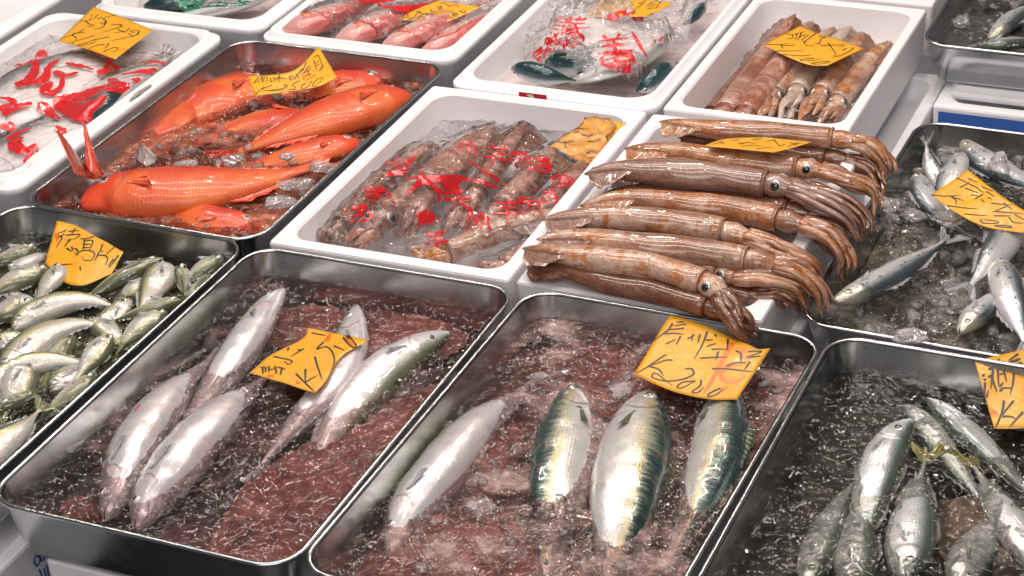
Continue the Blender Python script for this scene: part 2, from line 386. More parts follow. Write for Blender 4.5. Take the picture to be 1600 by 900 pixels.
def fish(kind, pts, hmax, label, dors=1, roll=0.0, group=None, tail=1.0, eye=None, cat='fish', name=None, twist=0.0, tailz=0.0, fins=True, eyemat=None, eyeu=.112, spot=0):
    """pts: (px, py, z) head to tail centre line. The body lies on its side, back towards dors."""
    dz = DZ.get(group, 0); hz = HZ.get(group, 0); C = np.array([at(a, b, c+dz+hz*max(0, 1-i*.8)) for i, (a, b, c) in enumerate(pts)]); n = 58
    u = np.linspace(0, 1, n); 
    C = catmull(C, n)
    T = np.gradient(C, axis=0); T /= np.linalg.norm(T, axis=1)[:, None]
    L = np.linalg.norm(np.diff(C, axis=0), axis=1).sum()
    Z = np.array([0, 0, 1.0]); xs, ys, wr = PROF[kind]
    # smooth profile
    pf = catmull(np.c_[xs, ys], 200); h = np.interp(u, pf[:, 0], pf[:, 1])*hmax
    hd = h*(.94+.05*np.sin(u*3)); hv = h*1.04; w = h*wr*(1.0-.25*sst(.6, 1, u)) + .0006
    op = (1+.07*sst(.02, .19, u)*(1-sst(.200, .212, u)))
    sd = rng.randint(0, 9999); m = 36
    V = []; A = []; M = []; D0 = []; N0 = []
    for i in range(n):
        D = dors*np.cross(T[i], Z); D /= np.linalg.norm(D); N = np.cross(D, T[i]); N *= np.sign(N[2]) or 1
        r = roll+twist*u[i]; Dr = D*math.cos(r)+N*math.sin(r); Nr = N*math.cos(r)-D*math.sin(r)
        D0.append(Dr); N0.append(Nr); arc = 0; pv = None
        for j in range(m):
            a = 2*math.pi*j/m; ca, sa = math.cos(a), math.sin(a)
            hh = hd[i] if ca > 0 else hv[i]
            x = hh*math.copysign(abs(ca)**.92, ca); y = w[i]*math.copysign(abs(sa)**.90, sa)*(op[i] if abs(sa) > .35 else 1)
            p = C[i]+Dr*x+Nr*y
            V.append(p)
            V[-1] = V[-1]+Nr*0.0
            A.append((u[i], ca*.5+.5, 0)); M.append((u[i]*L, (a if a < math.pi else 2*math.pi-a)*hmax*.8, 0))
    V = np.array(V)
    nz = vnoise(np.array([q[0] for q in M])*70, np.array([j % m for j in range(len(M))])*.35, sd)
    ctr = np.repeat(C, m, 0); V = ctr+(V-ctr)*(1+.028*nz)[:, None]
    F = grid_faces(n, m, True); F.append(list(range(m))[::-1]); F.append([(n-1)*m+j for j in range(m)])
    if dors*1.0 > 0: F = [f[::-1] for f in F]
    root = empty(name or 'fish', C[n//2], label, cat, group)
    mesh('body', V, F, SKIN[kind], root, attrs={'fuv': A, 'fm': M})
    D0 = np.array(D0); N0 = np.array(N0)
    fm_ = FINS[kind]
    # tail fin: two lobes
    if tail > 0:
        i = n-1; b = C[i]-T[i]*.004; sp = hmax*1.05*tail; ln = hmax*1.25*tail
        K = 15; base = []; tip = []
        for q in range(K):
            s = -1+2*q/(K-1); base.append(b+D0[i]*s*h[i]*.95)
            reach = .48+.62*abs(s)**1.2
            tip.append(b+T[i]*ln*reach+D0[i]*s*sp*(.25+.75*abs(s))+Z*(tailz+.004*math.sin(q*1.3+sd)))
        v, f, a = lens_sheet(base, tip, 5, .0022); mesh('tail_fin', v, f, fm_, root, attrs={'fuv': a})
    # eyes
    er = eye if eye else .23*hmax
    ui = int(eyeu*n); dx = (.30 if kind == 'red' else .14)*h[ui]
    for sg in (1, -1):
        N = N0[ui]*sg; wl = w[ui]*op[ui]*math.sqrt(max(0, 1-(dx/hd[ui])**2))
        c = C[ui]+D0[ui]*dx+N*(wl-er*.35)
        v, f, _ = ball(c, er, [T[ui], D0[ui], N*.62]); e = mesh('eye', v, f, eyemat or (EYEW if kind not in ('bream',) else EYER), root)
        v, f, _ = ball(c+N*er*(.36 if kind == 'bream' else .34), er*(.46 if kind == 'bream' else .60), [T[ui], D0[ui], N*(.70 if kind == 'bream' else .55)]); mesh('pupil', v, f, PUP, e)
    # mouth line
    for sg in (1,) if abs(roll) < .9 else (1, -1):
        P = []
        for q in range(6):
            k = int(q*.055*n/5); P.append(C[k]-D0[k]*hv[k]*.25+N0[k]*sg*w[k]*.93*op[k])
        P[0] = C[0]-T[0]*.0004
        v, f, a = tube(P, [.0007, .0008, .0008, .0008, .0006, .0003], 6); mesh('mouth', v, f, DARKSKIN, root)
    if spot:
        k = int(spot*n); v, f, _ = ball(C[k]+N0[k]*w[k]*.97-D0[k]*hv[k]*.1, .0075, [T[k], D0[k]*.6, N0[k]*.16]); mesh('vent_spot', v, f, m_plain('red vent flesh', (.40, .09, .10), .25, .8), root)
    if fins:
        # pectoral fin on the upper flank
        k = int(.235*n); N = N0[k]; b0 = C[k]-D0[k]*.15*h[k]+N*w[k]*1.0
        base = [b0+D0[k]*hmax*.16*(q/6-.5) for q in range(7)]
        tip = [b0+T[k]*hmax*(.95-.35*q/6)-D0[k]*hmax*(.42-.55*q/6)+N*.0035*(1+math.sin(q)) for q in range(7)]
        v, f, a = lens_sheet(base, tip, 4, .0016); mesh('pectoral_fin', v, f, FINS['sardine'] if kind in ('ajisilver', 'aji') else fm_, root, attrs={'fuv': a})
        # dorsal, second dorsal and anal fins
        fm2 = FINS['sardine'] if kind in ('ajisilver', 'aji') else fm_; fh = .5 if kind in ('ajisilver', 'aji') else 1
        for (u0, u1, sgn, hh) in ((.30, .50, 1, .42*fh), (.60, .86, 1, .25*fh), (.60, .84, -1, .25*fh)):
            ks = np.linspace(u0*n, u1*n, 15).astype(int); base = []; tip = []
            for q, kk in enumerate(ks):
                hk = hd[kk] if sgn > 0 else hv[kk]
                base.append(C[kk]+D0[kk]*sgn*hk*.97)
                tip.append(base[-1]+D0[kk]*sgn*hmax*hh*(1-.72*q/14)*(.35+.65*min(1, q/2))+T[kk]*hmax*.28+Z*.0015*math.sin(q*1.7))
            v, f, a = lens_sheet(base, tip, 3, .0014)
            mesh('dorsal_fin' if sgn > 0 else 'anal_fin', v, f, fm2, root, attrs={'fuv': a})
    return root

# ------------------------------------------------------------------ squid
def m_squid(name, pale, brown, dark, amt=.5, lo=.46, hi=.60):
    k = NT(name); fm = k.attr('fm'); u, s, arc = k.sep(k.attr('fuv'))
    fm = k.scaled(fm, (1.0, .9, 1)); a = k.noise(fm, 30, 5, .7, .9); b = k.noise(fm, 80, 4, .7); big = k.noise(fm, 9, 2)
    v = k.n('TexVoronoi', Vector=fm, Scale=420.0, Randomness=1.0).outputs['Distance']
    bl = k.ramp(k.math('ADD', k.math('MULTIPLY', a, .72), k.math('MULTIPLY', b, .28)), [(lo, 0.0), (hi, 1.0)])
    c = k.mix(k.math('MULTIPLY', bl, amt*.92), pale, brown)
    c = k.mix(k.math('MULTIPLY', k.ramp(b, [(.60, 0.0), (.70, 1.0)]), amt*.6), c, dark)
    c = k.mix(k.math('MULTIPLY', k.ramp(big, [(.48, 0.0), (.64, .75)]), amt), c, (.24, .115, .075))
    sp = k.math('MULTIPLY', k.ramp(v, [(.20, 1.0), (.38, 0.0)]), k.ramp(a, [(.36, .15), (.56, .75)]))
    c = k.mix(sp, c, tuple(.5*(x+y) for x, y in zip(brown, dark)))
    N = k.bump(b, .45, .003, k.bump(a, .45, .010)); c = k.mix(1.0, c, (.80, .70, .62), 'MULTIPLY')
    return k.out(k.pr(Base__Color=c, Roughness=.26, Coat__Weight=1.0, Coat__Roughness=.04, Coat__IOR=1.55, Subsurface__Weight=.10, Subsurface__Radius=(.012, .006, .004), Subsurface__Scale=1.0, Normal=N))
SQ = {
 'pale': m_squid('pale squid skin with orange brown blotches', (.72, .57, .51), (.50, .18, .02), (.20, .06, .01), 1.0, .46, .57),
 'brown': m_squid('brown orange squid skin', (.60, .41, .31), (.46, .15, .014), (.14, .035, .008), 1.0, .43, .55),
 'purple': m_squid('mauve brown squid skin', (.38, .25, .22), (.24, .12, .09), (.11, .045, .03), .7),
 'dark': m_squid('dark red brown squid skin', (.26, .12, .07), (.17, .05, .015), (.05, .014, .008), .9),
 'rosy': m_squid('rosy brown squid skin', (.66, .46, .43), (.36, .11, .05), (.14, .03, .02), .95, .42, .56),
 'white': m_squid('white peeled squid skin', (.74, .68, .68), (.52, .34, .27), (.3, .14, .1), .35),
}
def squid(pts, r, label, kind='pale', arms=None, armr=.0055, fin=.3, finw=1.0, head=True, group=None, eyes=True, armkind=None, hollow=None, flat=.85, narm=8, name='squid'):
    """pts tip..mantle edge (px,py,z); arms: guide points (px,py,z) continuing from the head"""
    C = catmull([at(*p) for p in pts], 44); n = 44; u = np.linspace(0, 1, n)
    L = np.linalg.norm(np.diff(C, axis=0), axis=1).sum()
    T = np.gradient(C, axis=0); T /= np.linalg.norm(T, axis=1)[:, None]; Z = np.array([0, 0, 1.0])
    sd = rng.randint(0, 999)
    pr = np.interp(u, [0, .04, .12, .25, .45, .7, .9, .97, 1], [.06, .28, .58, .84, 1, 1.0, .97, 1.0, .93])*r
    m = 26; V = []; A = []; M = []
    for i in range(n):
        S = np.cross(T[i], Z); S /= np.linalg.norm(S); N = np.cross(S, T[i])
        for j in range(m):
            a = 2*math.pi*j/m
            k_ = 1+.035*math.sin(u[i]*9+a*2+sd)+.02*math.sin(u[i]*23+a*3)
            V.append(C[i]+S*math.cos(a)*pr[i]*k_+N*math.sin(a)*pr[i]*flat*k_)
            A.append((u[i], math.sin(a)*.5+.5, 0)); M.append((u[i]*L+sd*.37, abs((a-math.pi/2+math.pi) % (2*math.pi)-math.pi)*r+sd*.11, 0))
    F = grid_faces(n, m, True); F.append(list(range(m))[::-1]); F.append([(n-1)*m+k for k in range(m)])
    root = empty(name, C[n//2], label, 'squid', group)
    mat = SQ[kind]; mesh('mantle', V, F, mat, root, attrs={'fuv': A, 'fm': M})
    # fins: a pair of flaps near the tip folding down round the mantle
    if fin > 0:
        for sg in (1, -1):
            K = 17; ks = (np.linspace(0.02, fin, K)*n).clip(0, n-1); base = []; tip = []
            for q, kf in enumerate(ks):
                k = int(kf); fr = kf-k; k2 = min(k+1, n-1); c = C[k]*(1-fr)+C[k2]*fr; R = pr[k]*(1-fr)+pr[k2]*fr
                S = np.cross(T[k], Z); S /= np.linalg.norm(S); N = np.cross(S, T[k])
                b = c+S*sg*R*.80+N*R*flat*.50; base.append(b)
                wq = r*1.25*finw*math.sin(math.pi*min(1, (q/(K-1))**.75*1.0))**.8+.0005
                tip.append(b+S*sg*wq*.86-N*wq*.48+T[k]*(-r*.5*math.sin(math.pi*q/(K-1)))+Z*.0016*math.sin(q*1.1+sd))
            v, f, a = lens_sheet(base, tip, 5, .0036)
            mm = v@np.array([[1, .3, 0], [.2, 1, 0], [.4, .5, 0]])+sd*.1
            mesh('fin', v, f, SQ['purple' if kind in ('purple', 'pale', 'white') else 'dark' if kind == 'rosy' else kind], root, attrs={'fuv': a, 'fm': mm})
    if head:
        e = C[-1]; t = T[-1]
        if arms is None: G = [e, e+t*.03, e+t*.06, e+t*.09-Z*.01]
        else: G = [e]+[at(*p) for p in arms]
        H = catmull(G, 40); d = np.r_[0, np.cumsum(np.linalg.norm(np.diff(H, axis=0), axis=1))]
        hl = r*2.0; Hh = np.array([[np.interp(x, d, H[:, c]) for c in range(3)] for x in np.linspace(-0.0, hl, 12)])
        Hh[0] -= t*.006
        hr = r*np.array([.74, .78, .80, .84, .86, .85, .80, .74, .68, .62, .56, .46])
        v, f, a = tube(Hh, hr, 20, .85); mm = v[:, :2]*1.0; mm = np.c_[mm+sd*.2, np.zeros(len(v))]
        mesh('head', v, f, mat, root, attrs={'fuv': a, 'fm': mm})
        th = Hh[6]-Hh[4]; th /= np.linalg.norm(th); S = np.cross(th, Z); S /= np.linalg.norm(S); N = np.cross(S, th)
        if eyes:
            for sg in (1, -1):
                dr = S*sg*.90+N*.38; dr /= np.linalg.norm(dr)
                c = Hh[5]+dr*hr[5]*.72
                v, f, _ = ball(c, .0078*r/.019, [th, np.cross(dr, th), dr*.6]); eo = mesh('eye', v, f, EYEW, root)
                v, f, _ = ball(c+dr*.0032*r/.019, .0056*r/.019, [th, np.cross(dr, th), dr*.55]); mesh('pupil', v, f, PUP, eo)
        # collar flap where mantle meets head
        ck = [C[-1]+(np.cross(T[-1], Z)/np.linalg.norm(np.cross(T[-1], Z))*math.cos(a)*r*.95+np.cross(np.cross(T[-1], Z), T[-1])*math.sin(a)*r*flat*.97) for a in np.linspace(0, 2*math.pi, 25)]
        v, f, a = tube(ck, .0011, 6, cap=False); mesh('mantle_edge', v, f, mat, root, attrs={'fuv': a, 'fm': v*1.0})
        amat = SQ[armkind or kind]
        start = hl*.86; end = d[-1]
        for q in range(narm):
            ph = 2*math.pi*q/narm+.3; ln = end*(.55+.42*rng.random()) if q else end
            xs = np.linspace(start, ln, 22)
            P = np.array([[np.interp(x, d, H[:, c]) for c in range(3)] for x in xs])
            tt = np.linspace(0, 1, 22); spread = r*(.42+(.12+.12*tt)*np.sin(tt*rng.uniform(3, 7)+q*1.9)+.15*tt*rng.uniform(.1, 1.6))
            Tn = np.gradient(P, axis=0); Tn /= np.linalg.norm(Tn, axis=1)[:, None]+1e-9
            for k in range(22):
                s_ = np.cross(Tn[k], Z)
                if np.linalg.norm(s_) < .05: s_ = np.cross(Tn[k], np.array([0, 1, 0]))
                s_ /= np.linalg.norm(s_); n_ = np.cross(s_, Tn[k]); an = ph+tt[k]*rng.uniform(-.03, .03)+.5*tt[k]*math.sin(q*2.1)
                P[k] = P[k]+s_*math.cos(an)*spread[k]+n_*math.sin(an)*spread[k]*.72
            R = armr*1.35*np.interp(tt, [0, .15, .6, .9, 1], [1.0, 1.05, .85, .5, .12])*rng.uniform(.85, 1.15)
            v, f, a = tube(P, R, 9, .8); mesh('arm', v, f, amat, root, attrs={'fuv': a, 'fm': np.c_[v[:, 0]+q, v[:, 1]+v[:, 2], np.zeros(len(v))]})
    return root

# ------------------------------------------------------------------ trays and boxes
def rrect(x0, y0, x1, y1, r, seg=8):
    P = []
    for cx, cy, a0 in ((x1-r, y0+r, -90), (x1-r, y1-r, 0), (x0+r, y1-r, 90), (x0+r, y0+r, 180)):
        for i in range(seg+1):
            a = math.radians(a0+90*i/seg); P.append((cx+r*math.cos(a), cy+r*math.sin(a)))
    return np.array(P)
def loft(loops, close_last=True):
    m = len(loops[0]); V = np.vstack(loops); F = grid_faces(len(loops), m, True)
    if close_last: F.append([(len(loops)-1)*m+k for k in range(m)])
    return V, F
def ringset(W, H, prof, r0, xf, seg=8):
    """prof: list of (inset, z); radius shrinks with inset"""
    out = []
    for ins, z in prof:
        p = rrect(ins, ins, W-ins, H-ins, max(r0-ins, .004), seg)
        out.append(np.array([xf(x, y, z) for x, y in p]))
    return out
class Box: pass
def frame(x0, y0, th, z):
    c, s = math.cos(th), math.sin(th)
    return lambda x, y, dz: (x0+c*x-s*y, y0+s*x+c*y, z+dz)
TW, TH_ = .400, .6216
def steel_tray(x0, y0, th, z, label, W=TW, H=TH_, depth=.09):
    xf = frame(x0, y0, th, z); root = empty('steel_tray', xf(W/2, H/2, -depth), label, 'tray', 'steel trays of fish')
    # rolled rim
    rr = .0029; prof = []
    for i in range(11):
        a = math.radians(-60+i*300/10); prof.append((rr-rr*math.cos(a+math.pi), rr*math.sin(a)*-1-rr))
    prof = [(rr+rr*math.cos(math.radians(200-i*26)), -rr+rr*math.sin(math.radians(200-i*26))) for i in range(13)]
    V, F = loft(ringset(W, H, prof, .045, xf, 10), False); mesh('rim', V, F, STEEL, root)
    inn = [(.0068, -.003), (.0085, -.012), (.018, -.060), (.021, -depth+.016), (.024, -depth+.007), (.031, -depth+.0015), (.045, -depth), (.12, -depth)]
    out = [(a-.0018 if a < .04 else a, b-.0018) for a, b in inn][::-1]
    V, F = loft(ringset(W, H, inn, .045, xf, 10)); b = mesh('basin', V, [f[::-1] for f in F] if False else F, STEEL, root)
    V, F = loft(ringset(W, H, out[::-1], .045, xf, 10)); mesh('outer_shell', V, F, STEEL, root)
    t = Box(); t.xf = xf; t.W = W; t.H = H; t.root = root; t.depth = depth; t.z = z; t.steel = True
    return t
def foam_box(x0, y0, th, z, W, H, label, depth=.11, wall=.022, mat=None, ridge=True, seg=7, inner=.075, r=.02, name='foam_box', cat='foam box', rin=.03, group='white foam boxes'):
    xf = frame(x0, y0, th, z); root = empty(name, xf(W/2, H/2, -depth), label, cat, group); mat = mat or FOAM
    if not ridge: r = .004
    def prof(lst, r0): return ringset(W, H, lst, r0, xf, seg)
    if ridge:   # moulded tray: raised lip with an outer ledge
        a = [(.010, -depth), (.003, -.022), (.0, -.020), (.0, -.011), (.0025, -.009), (.008, -.009), (.010, -.001), (.012, 0), (wall-.006, 0), (wall-.002, -.003), (wall, -.006)]
    else:
        a = [(.004, -depth), (.0, -.004), (.0015, -.0008), (.004, 0), (wall-.003, 0), (wall, -.003)]
    V, F = loft(prof(a, r)[0:], False)
    F.append(list(range(len(V)//len(a)))[::-1])
    b = [(wall, -.006 if ridge else -.003), (wall+.006, -inner*.6), (wall+.010, -inner+.008), (wall+.018, -inner), (wall+.09, -inner)]
    lo = []
    for ins, zz in b:
        p = rrect(ins, ins, W-ins, H-ins, max(rin-(ins-wall), .004), seg); lo.append(np.array([xf(x, y, zz) for x, y in p]))
    # rim loops use the inner radius towards the inside
    loops = []
    for ins, zz in a:
        f = sst(0, 1, np.array((ins-0)/wall)) if zz > -.012 else 0
        rad = max(r-ins, .006)*(1-f)+rin*f
        p = rrect(ins, ins, W-ins, H-ins, rad, seg); loops.append(np.array([xf(x, y, zz) for x, y in p]))
    V, F = loft(loops, False); F.append(list(range(len(loops[0])))[::-1])
    mesh('rim_and_walls', V, F, mat, root, smooth=False if not ridge else True)
    V, F = loft(lo); mesh('inner_lining', V, F, mat, root)
    t = Box(); t.xf = xf; t.W = W; t.H = H; t.root = root; t.z = z; t.inner = inner; t.wall = wall; t.steel = False
    return t
def sheet_in(t, z, inset, hfun, step=.0026, rc=.034, x0=None, x1=None, y0=None, y1=None):
    W, H = t.W, t.H; n = int((W-2*inset)/step); m = int((H-2*inset)/step)
    ys = np.linspace(inset, H-inset, m); V = np.zeros((m, n, 3)); r = rc
    e = np.minimum(ys-inset, H-inset-ys); k = np.where(e < r, r-np.sqrt(np.maximum(0, r*r-(r-e)**2)), 0)
    S = np.linspace(0, 1, n)
    X = (inset+k)[:, None]+(W-2*(inset+k))[:, None]*S[None, :]; Y = np.repeat(ys[:, None], n, 1)
    w0 = np.array(t.xf(0, 0, 0)); wx = np.array(t.xf(1, 0, 0))-w0; wy = np.array(t.xf(0, 1, 0))-w0
    V = w0+X[..., None]*wx+Y[..., None]*wy
    V[..., 2] = t.z+z+hfun(V[..., 0], V[..., 1])
    return V.reshape(-1, 3), grid_faces(m, n)
def fill(t, zw, bedz, watermat, bedmat, label, amp=.006, ripple=.0013, rl=30.0, seed=1, slush=.0020, sl=95., step=.0026, blabel=None):
    ins = .0085+(.0095)*(-zw-.012)/.048+.0002
    V, F = sheet_in(t, zw, ins, lambda x, y: ripple*fbm(x*rl, y*rl, seed, 2)+slush*fbm(x*sl, y*sl, seed+9, 2), step)
    o = mesh('melt_water', V, F, watermat); o['kind'] = 'stuff'; tag(o, label, 'water')
    if bedz is not None:
        V, F = sheet_in(t, bedz, .019, lambda x, y: amp*fbm(x*28, y*28, seed+3, 3)+amp*.45*fbm(x*110, y*110, seed+5, 2), .003)
        o = mesh('crushed_ice', V, F, bedmat); o['kind'] = 'stuff'; tag(o, blabel or label.replace('melt water', 'crushed ice bed'), 'ice')
def blob(c, r, seed, flat=.55, n=9, m=7):
    R = np.random.RandomState(seed); ax = R.rand(3)*.9+.55; V = []; ph = R.rand(6)*6.28
    a0 = R.rand()*6.28; ca, sa = math.cos(a0), math.sin(a0)
    for j in range(m):
        th = math.pi*(.04+.92*j/(m-1))
        for i in range(n):
            a = 2*math.pi*i/n
            d = np.array([math.sin(th)*math.cos(a), math.sin(th)*math.sin(a), math.cos(th)])
            k = 1+.22*math.sin(3*d[0]+ph[0])+.22*math.sin(4*d[1]+ph[1])+.16*math.sin(5*d[2]+3*d[0]+ph[2])
            d = d*ax*k*np.array([1, 1, flat])*r; V.append(c+np.array([ca*d[0]-sa*d[1], sa*d[0]+ca*d[1], d[2]]))
    F = [f[::-1] for f in grid_faces(m, n, True)]; F.append(list(range(n))); F.append([(m-1)*n+i for i in range(n)][::-1])
    return np.array(V), F, np.zeros((len(V), 3))
def ice_bits(t, zw, count, seed, label, rmin=.0018, rmax=.006, mat=None, inset=.03, thr=-.2, yr=(0, 1), xr=(0, 1)):
    R = np.random.RandomState(seed); parts = []; k = 0
    while len(parts) < count and k < count*20:
        k += 1
        x = inset+(t.W-2*inset)*(xr[0]+(xr[1]-xr[0])*R.rand()); y = inset+(t.H-2*inset)*(yr[0]+(yr[1]-yr[0])*R.rand())
        if fbm(np.array(x*16), np.array(y*16), seed, 3) < thr: continue
        r = rmin+(rmax-rmin)*R.rand()**2.5
        parts.append(blob(np.array(t.xf(x, y, zw+(R.rand()-.55)*r*.8)), r, R.randint(1 << 30), .6, 7, 5))
    V, F, _ = merge(parts); o = mesh('ice_bits', V, F, mat or ICE, None); o['kind'] = 'stuff'; tag(o, label, 'ice')
def ice_chunk(px, py, z, r, label, flat=.5, mat=None, seed=None):
    V, F, _ = blob(at(px, py, -.0385 if 'cloudy' in label else z-.002), r, seed if seed is not None else int(px*7+py), (flat*.20 if 'cloudy' in label else flat*.7), *((22, 12) if 'cloudy' in label else (9, 6)))
    tag(mesh('ice_chunk', V, F, CLOUDY if 'cloudy' in label else mat or ICEW, smooth='cloudy' in label), label, 'ice chunk')
# ------------------------------------------------------------------ cards, ink, film
def bvh_of(V, F): return BVHTree.FromPolygons([tuple(v) for v in V], [list(f) for f in F])
def ribbon(path, widths, normals, lift, closed=False):
    """flat print: a strip lying on a surface"""
    P = np.asarray(path); n = len(P); T = np.gradient(P, axis=0); T /= np.linalg.norm(T, axis=1)[:, None]+1e-12
    V = []; 
    for i in range(n):
        S = np.cross(T[i], normals[i]); S /= np.linalg.norm(S)+1e-12
        for s in (-1, 1): V.append(P[i]+S*s*widths[i]*.5+normals[i]*lift)
    return np.array(V), grid_faces(n, 2), np.zeros((2*n, 3))
def card(label, off, sc, top, bot, z, strokes=(), thick=(), zt=None, crumple=.0012, bow=0.0, lw=.0017, group='handwritten price cards', seed=1):
    """top / bot: outlines in crop pixels, left to right; z: heights (tl, tr, br, bl)"""
    n, m = 26, 16
    def P(c, h): return at(off[0]+c[0]/sc, off[1]+c[1]/sc, h)
    def edge(L, h0, h1):
        k = len(L); return catmull([P(c, h0+(h1-h0)*i/(k-1)) for i, c in enumerate(L)], n)
    A = edge(top, z[0], z[1]); B = edge(bot, z[3], z[2])
    V = []
    for i in range(n):
        for j in range(m):
            t = j/(m-1); p = A[i]*(1-t)+B[i]*t
            p = p+np.array([0, 0, bow*math.sin(math.pi*t)*math.sin(math.pi*i/(n-1))+crumple*float(fbm(np.array(i*.22), np.array(j*.25), seed, 3))]); V.append(p)
    V = np.array(V); F = grid_faces(n, m)
    nrm = np.cross(A[-1]-A[0], B[0]-A[0]); nrm /= np.linalg.norm(nrm); nrm *= np.sign(nrm[2]) or 1
    k = n*m; V2 = np.vstack([V, V-nrm*.0005]); F2 = F+[[a+k for a in f][::-1] for f in F]
    bd = [i*m for i in range(n)]+[(n-1)*m+j for j in range(1, m)]+[i*m+m-1 for i in range(n-2, -1, -1)]+[j for j in range(m-2, 0, -1)]
    for a, b in zip(bd, bd[1:]+bd[:1]): F2.append([a, b, b+k, a+k])
    root = empty('price_card', V.mean(0), label, 'price card', group)
    mesh('paper', V2, F2, CARD, root)
    bv = bvh_of(V, F); allp = []; st = []
    for lst, w, dst in ((strokes, lw, allp), (thick, lw*2.6, st)):
        for s in lst:
            s = [(off[0]+x/sc, off[1]+y/sc) for x, y in s]
            L = sum(math.dist(a, b) for a, b in zip(s, s[1:])); q = catmull([np.array(c) for c in s], max(4, int(L/1.2)))
            seg = []; ns = []
            for c in q:
                h = bv.ray_cast(Vector(CAM), Vector(ray(*c)))
                if h[0] is None: continue
                seg.append(np.array(h[0])); nn = np.array(h[1]); ns.append(nn*(np.sign(nn@(CAM-seg[-1])) or 1))
            if len(seg) < 3: continue
            tt = np.linspace(0, 1, len(seg)); wd = w*(1.25-.55*tt)*(.35+.65*np.minimum(1, (1-tt)*6))
            dst.append(ribbon(seg, wd, ns, .00045 if dst is allp else .0003))
    if allp: V_, F_, _ = merge(allp); mesh('handwriting', V_, F_, INK, root)
    if st: V_, F_, _ = merge(st); mesh('smear', V_, F_, STAIN, root)
    return root
def blur(Z, k):
    for _ in range(k):
        P = np.pad(Z, 1, mode='edge'); Z = (P[:-2, 1:-1]+P[2:, 1:-1]+P[1:-1, :-2]+P[1:-1, 2:]+2*P[1:-1, 1:-1])/6
    return Z
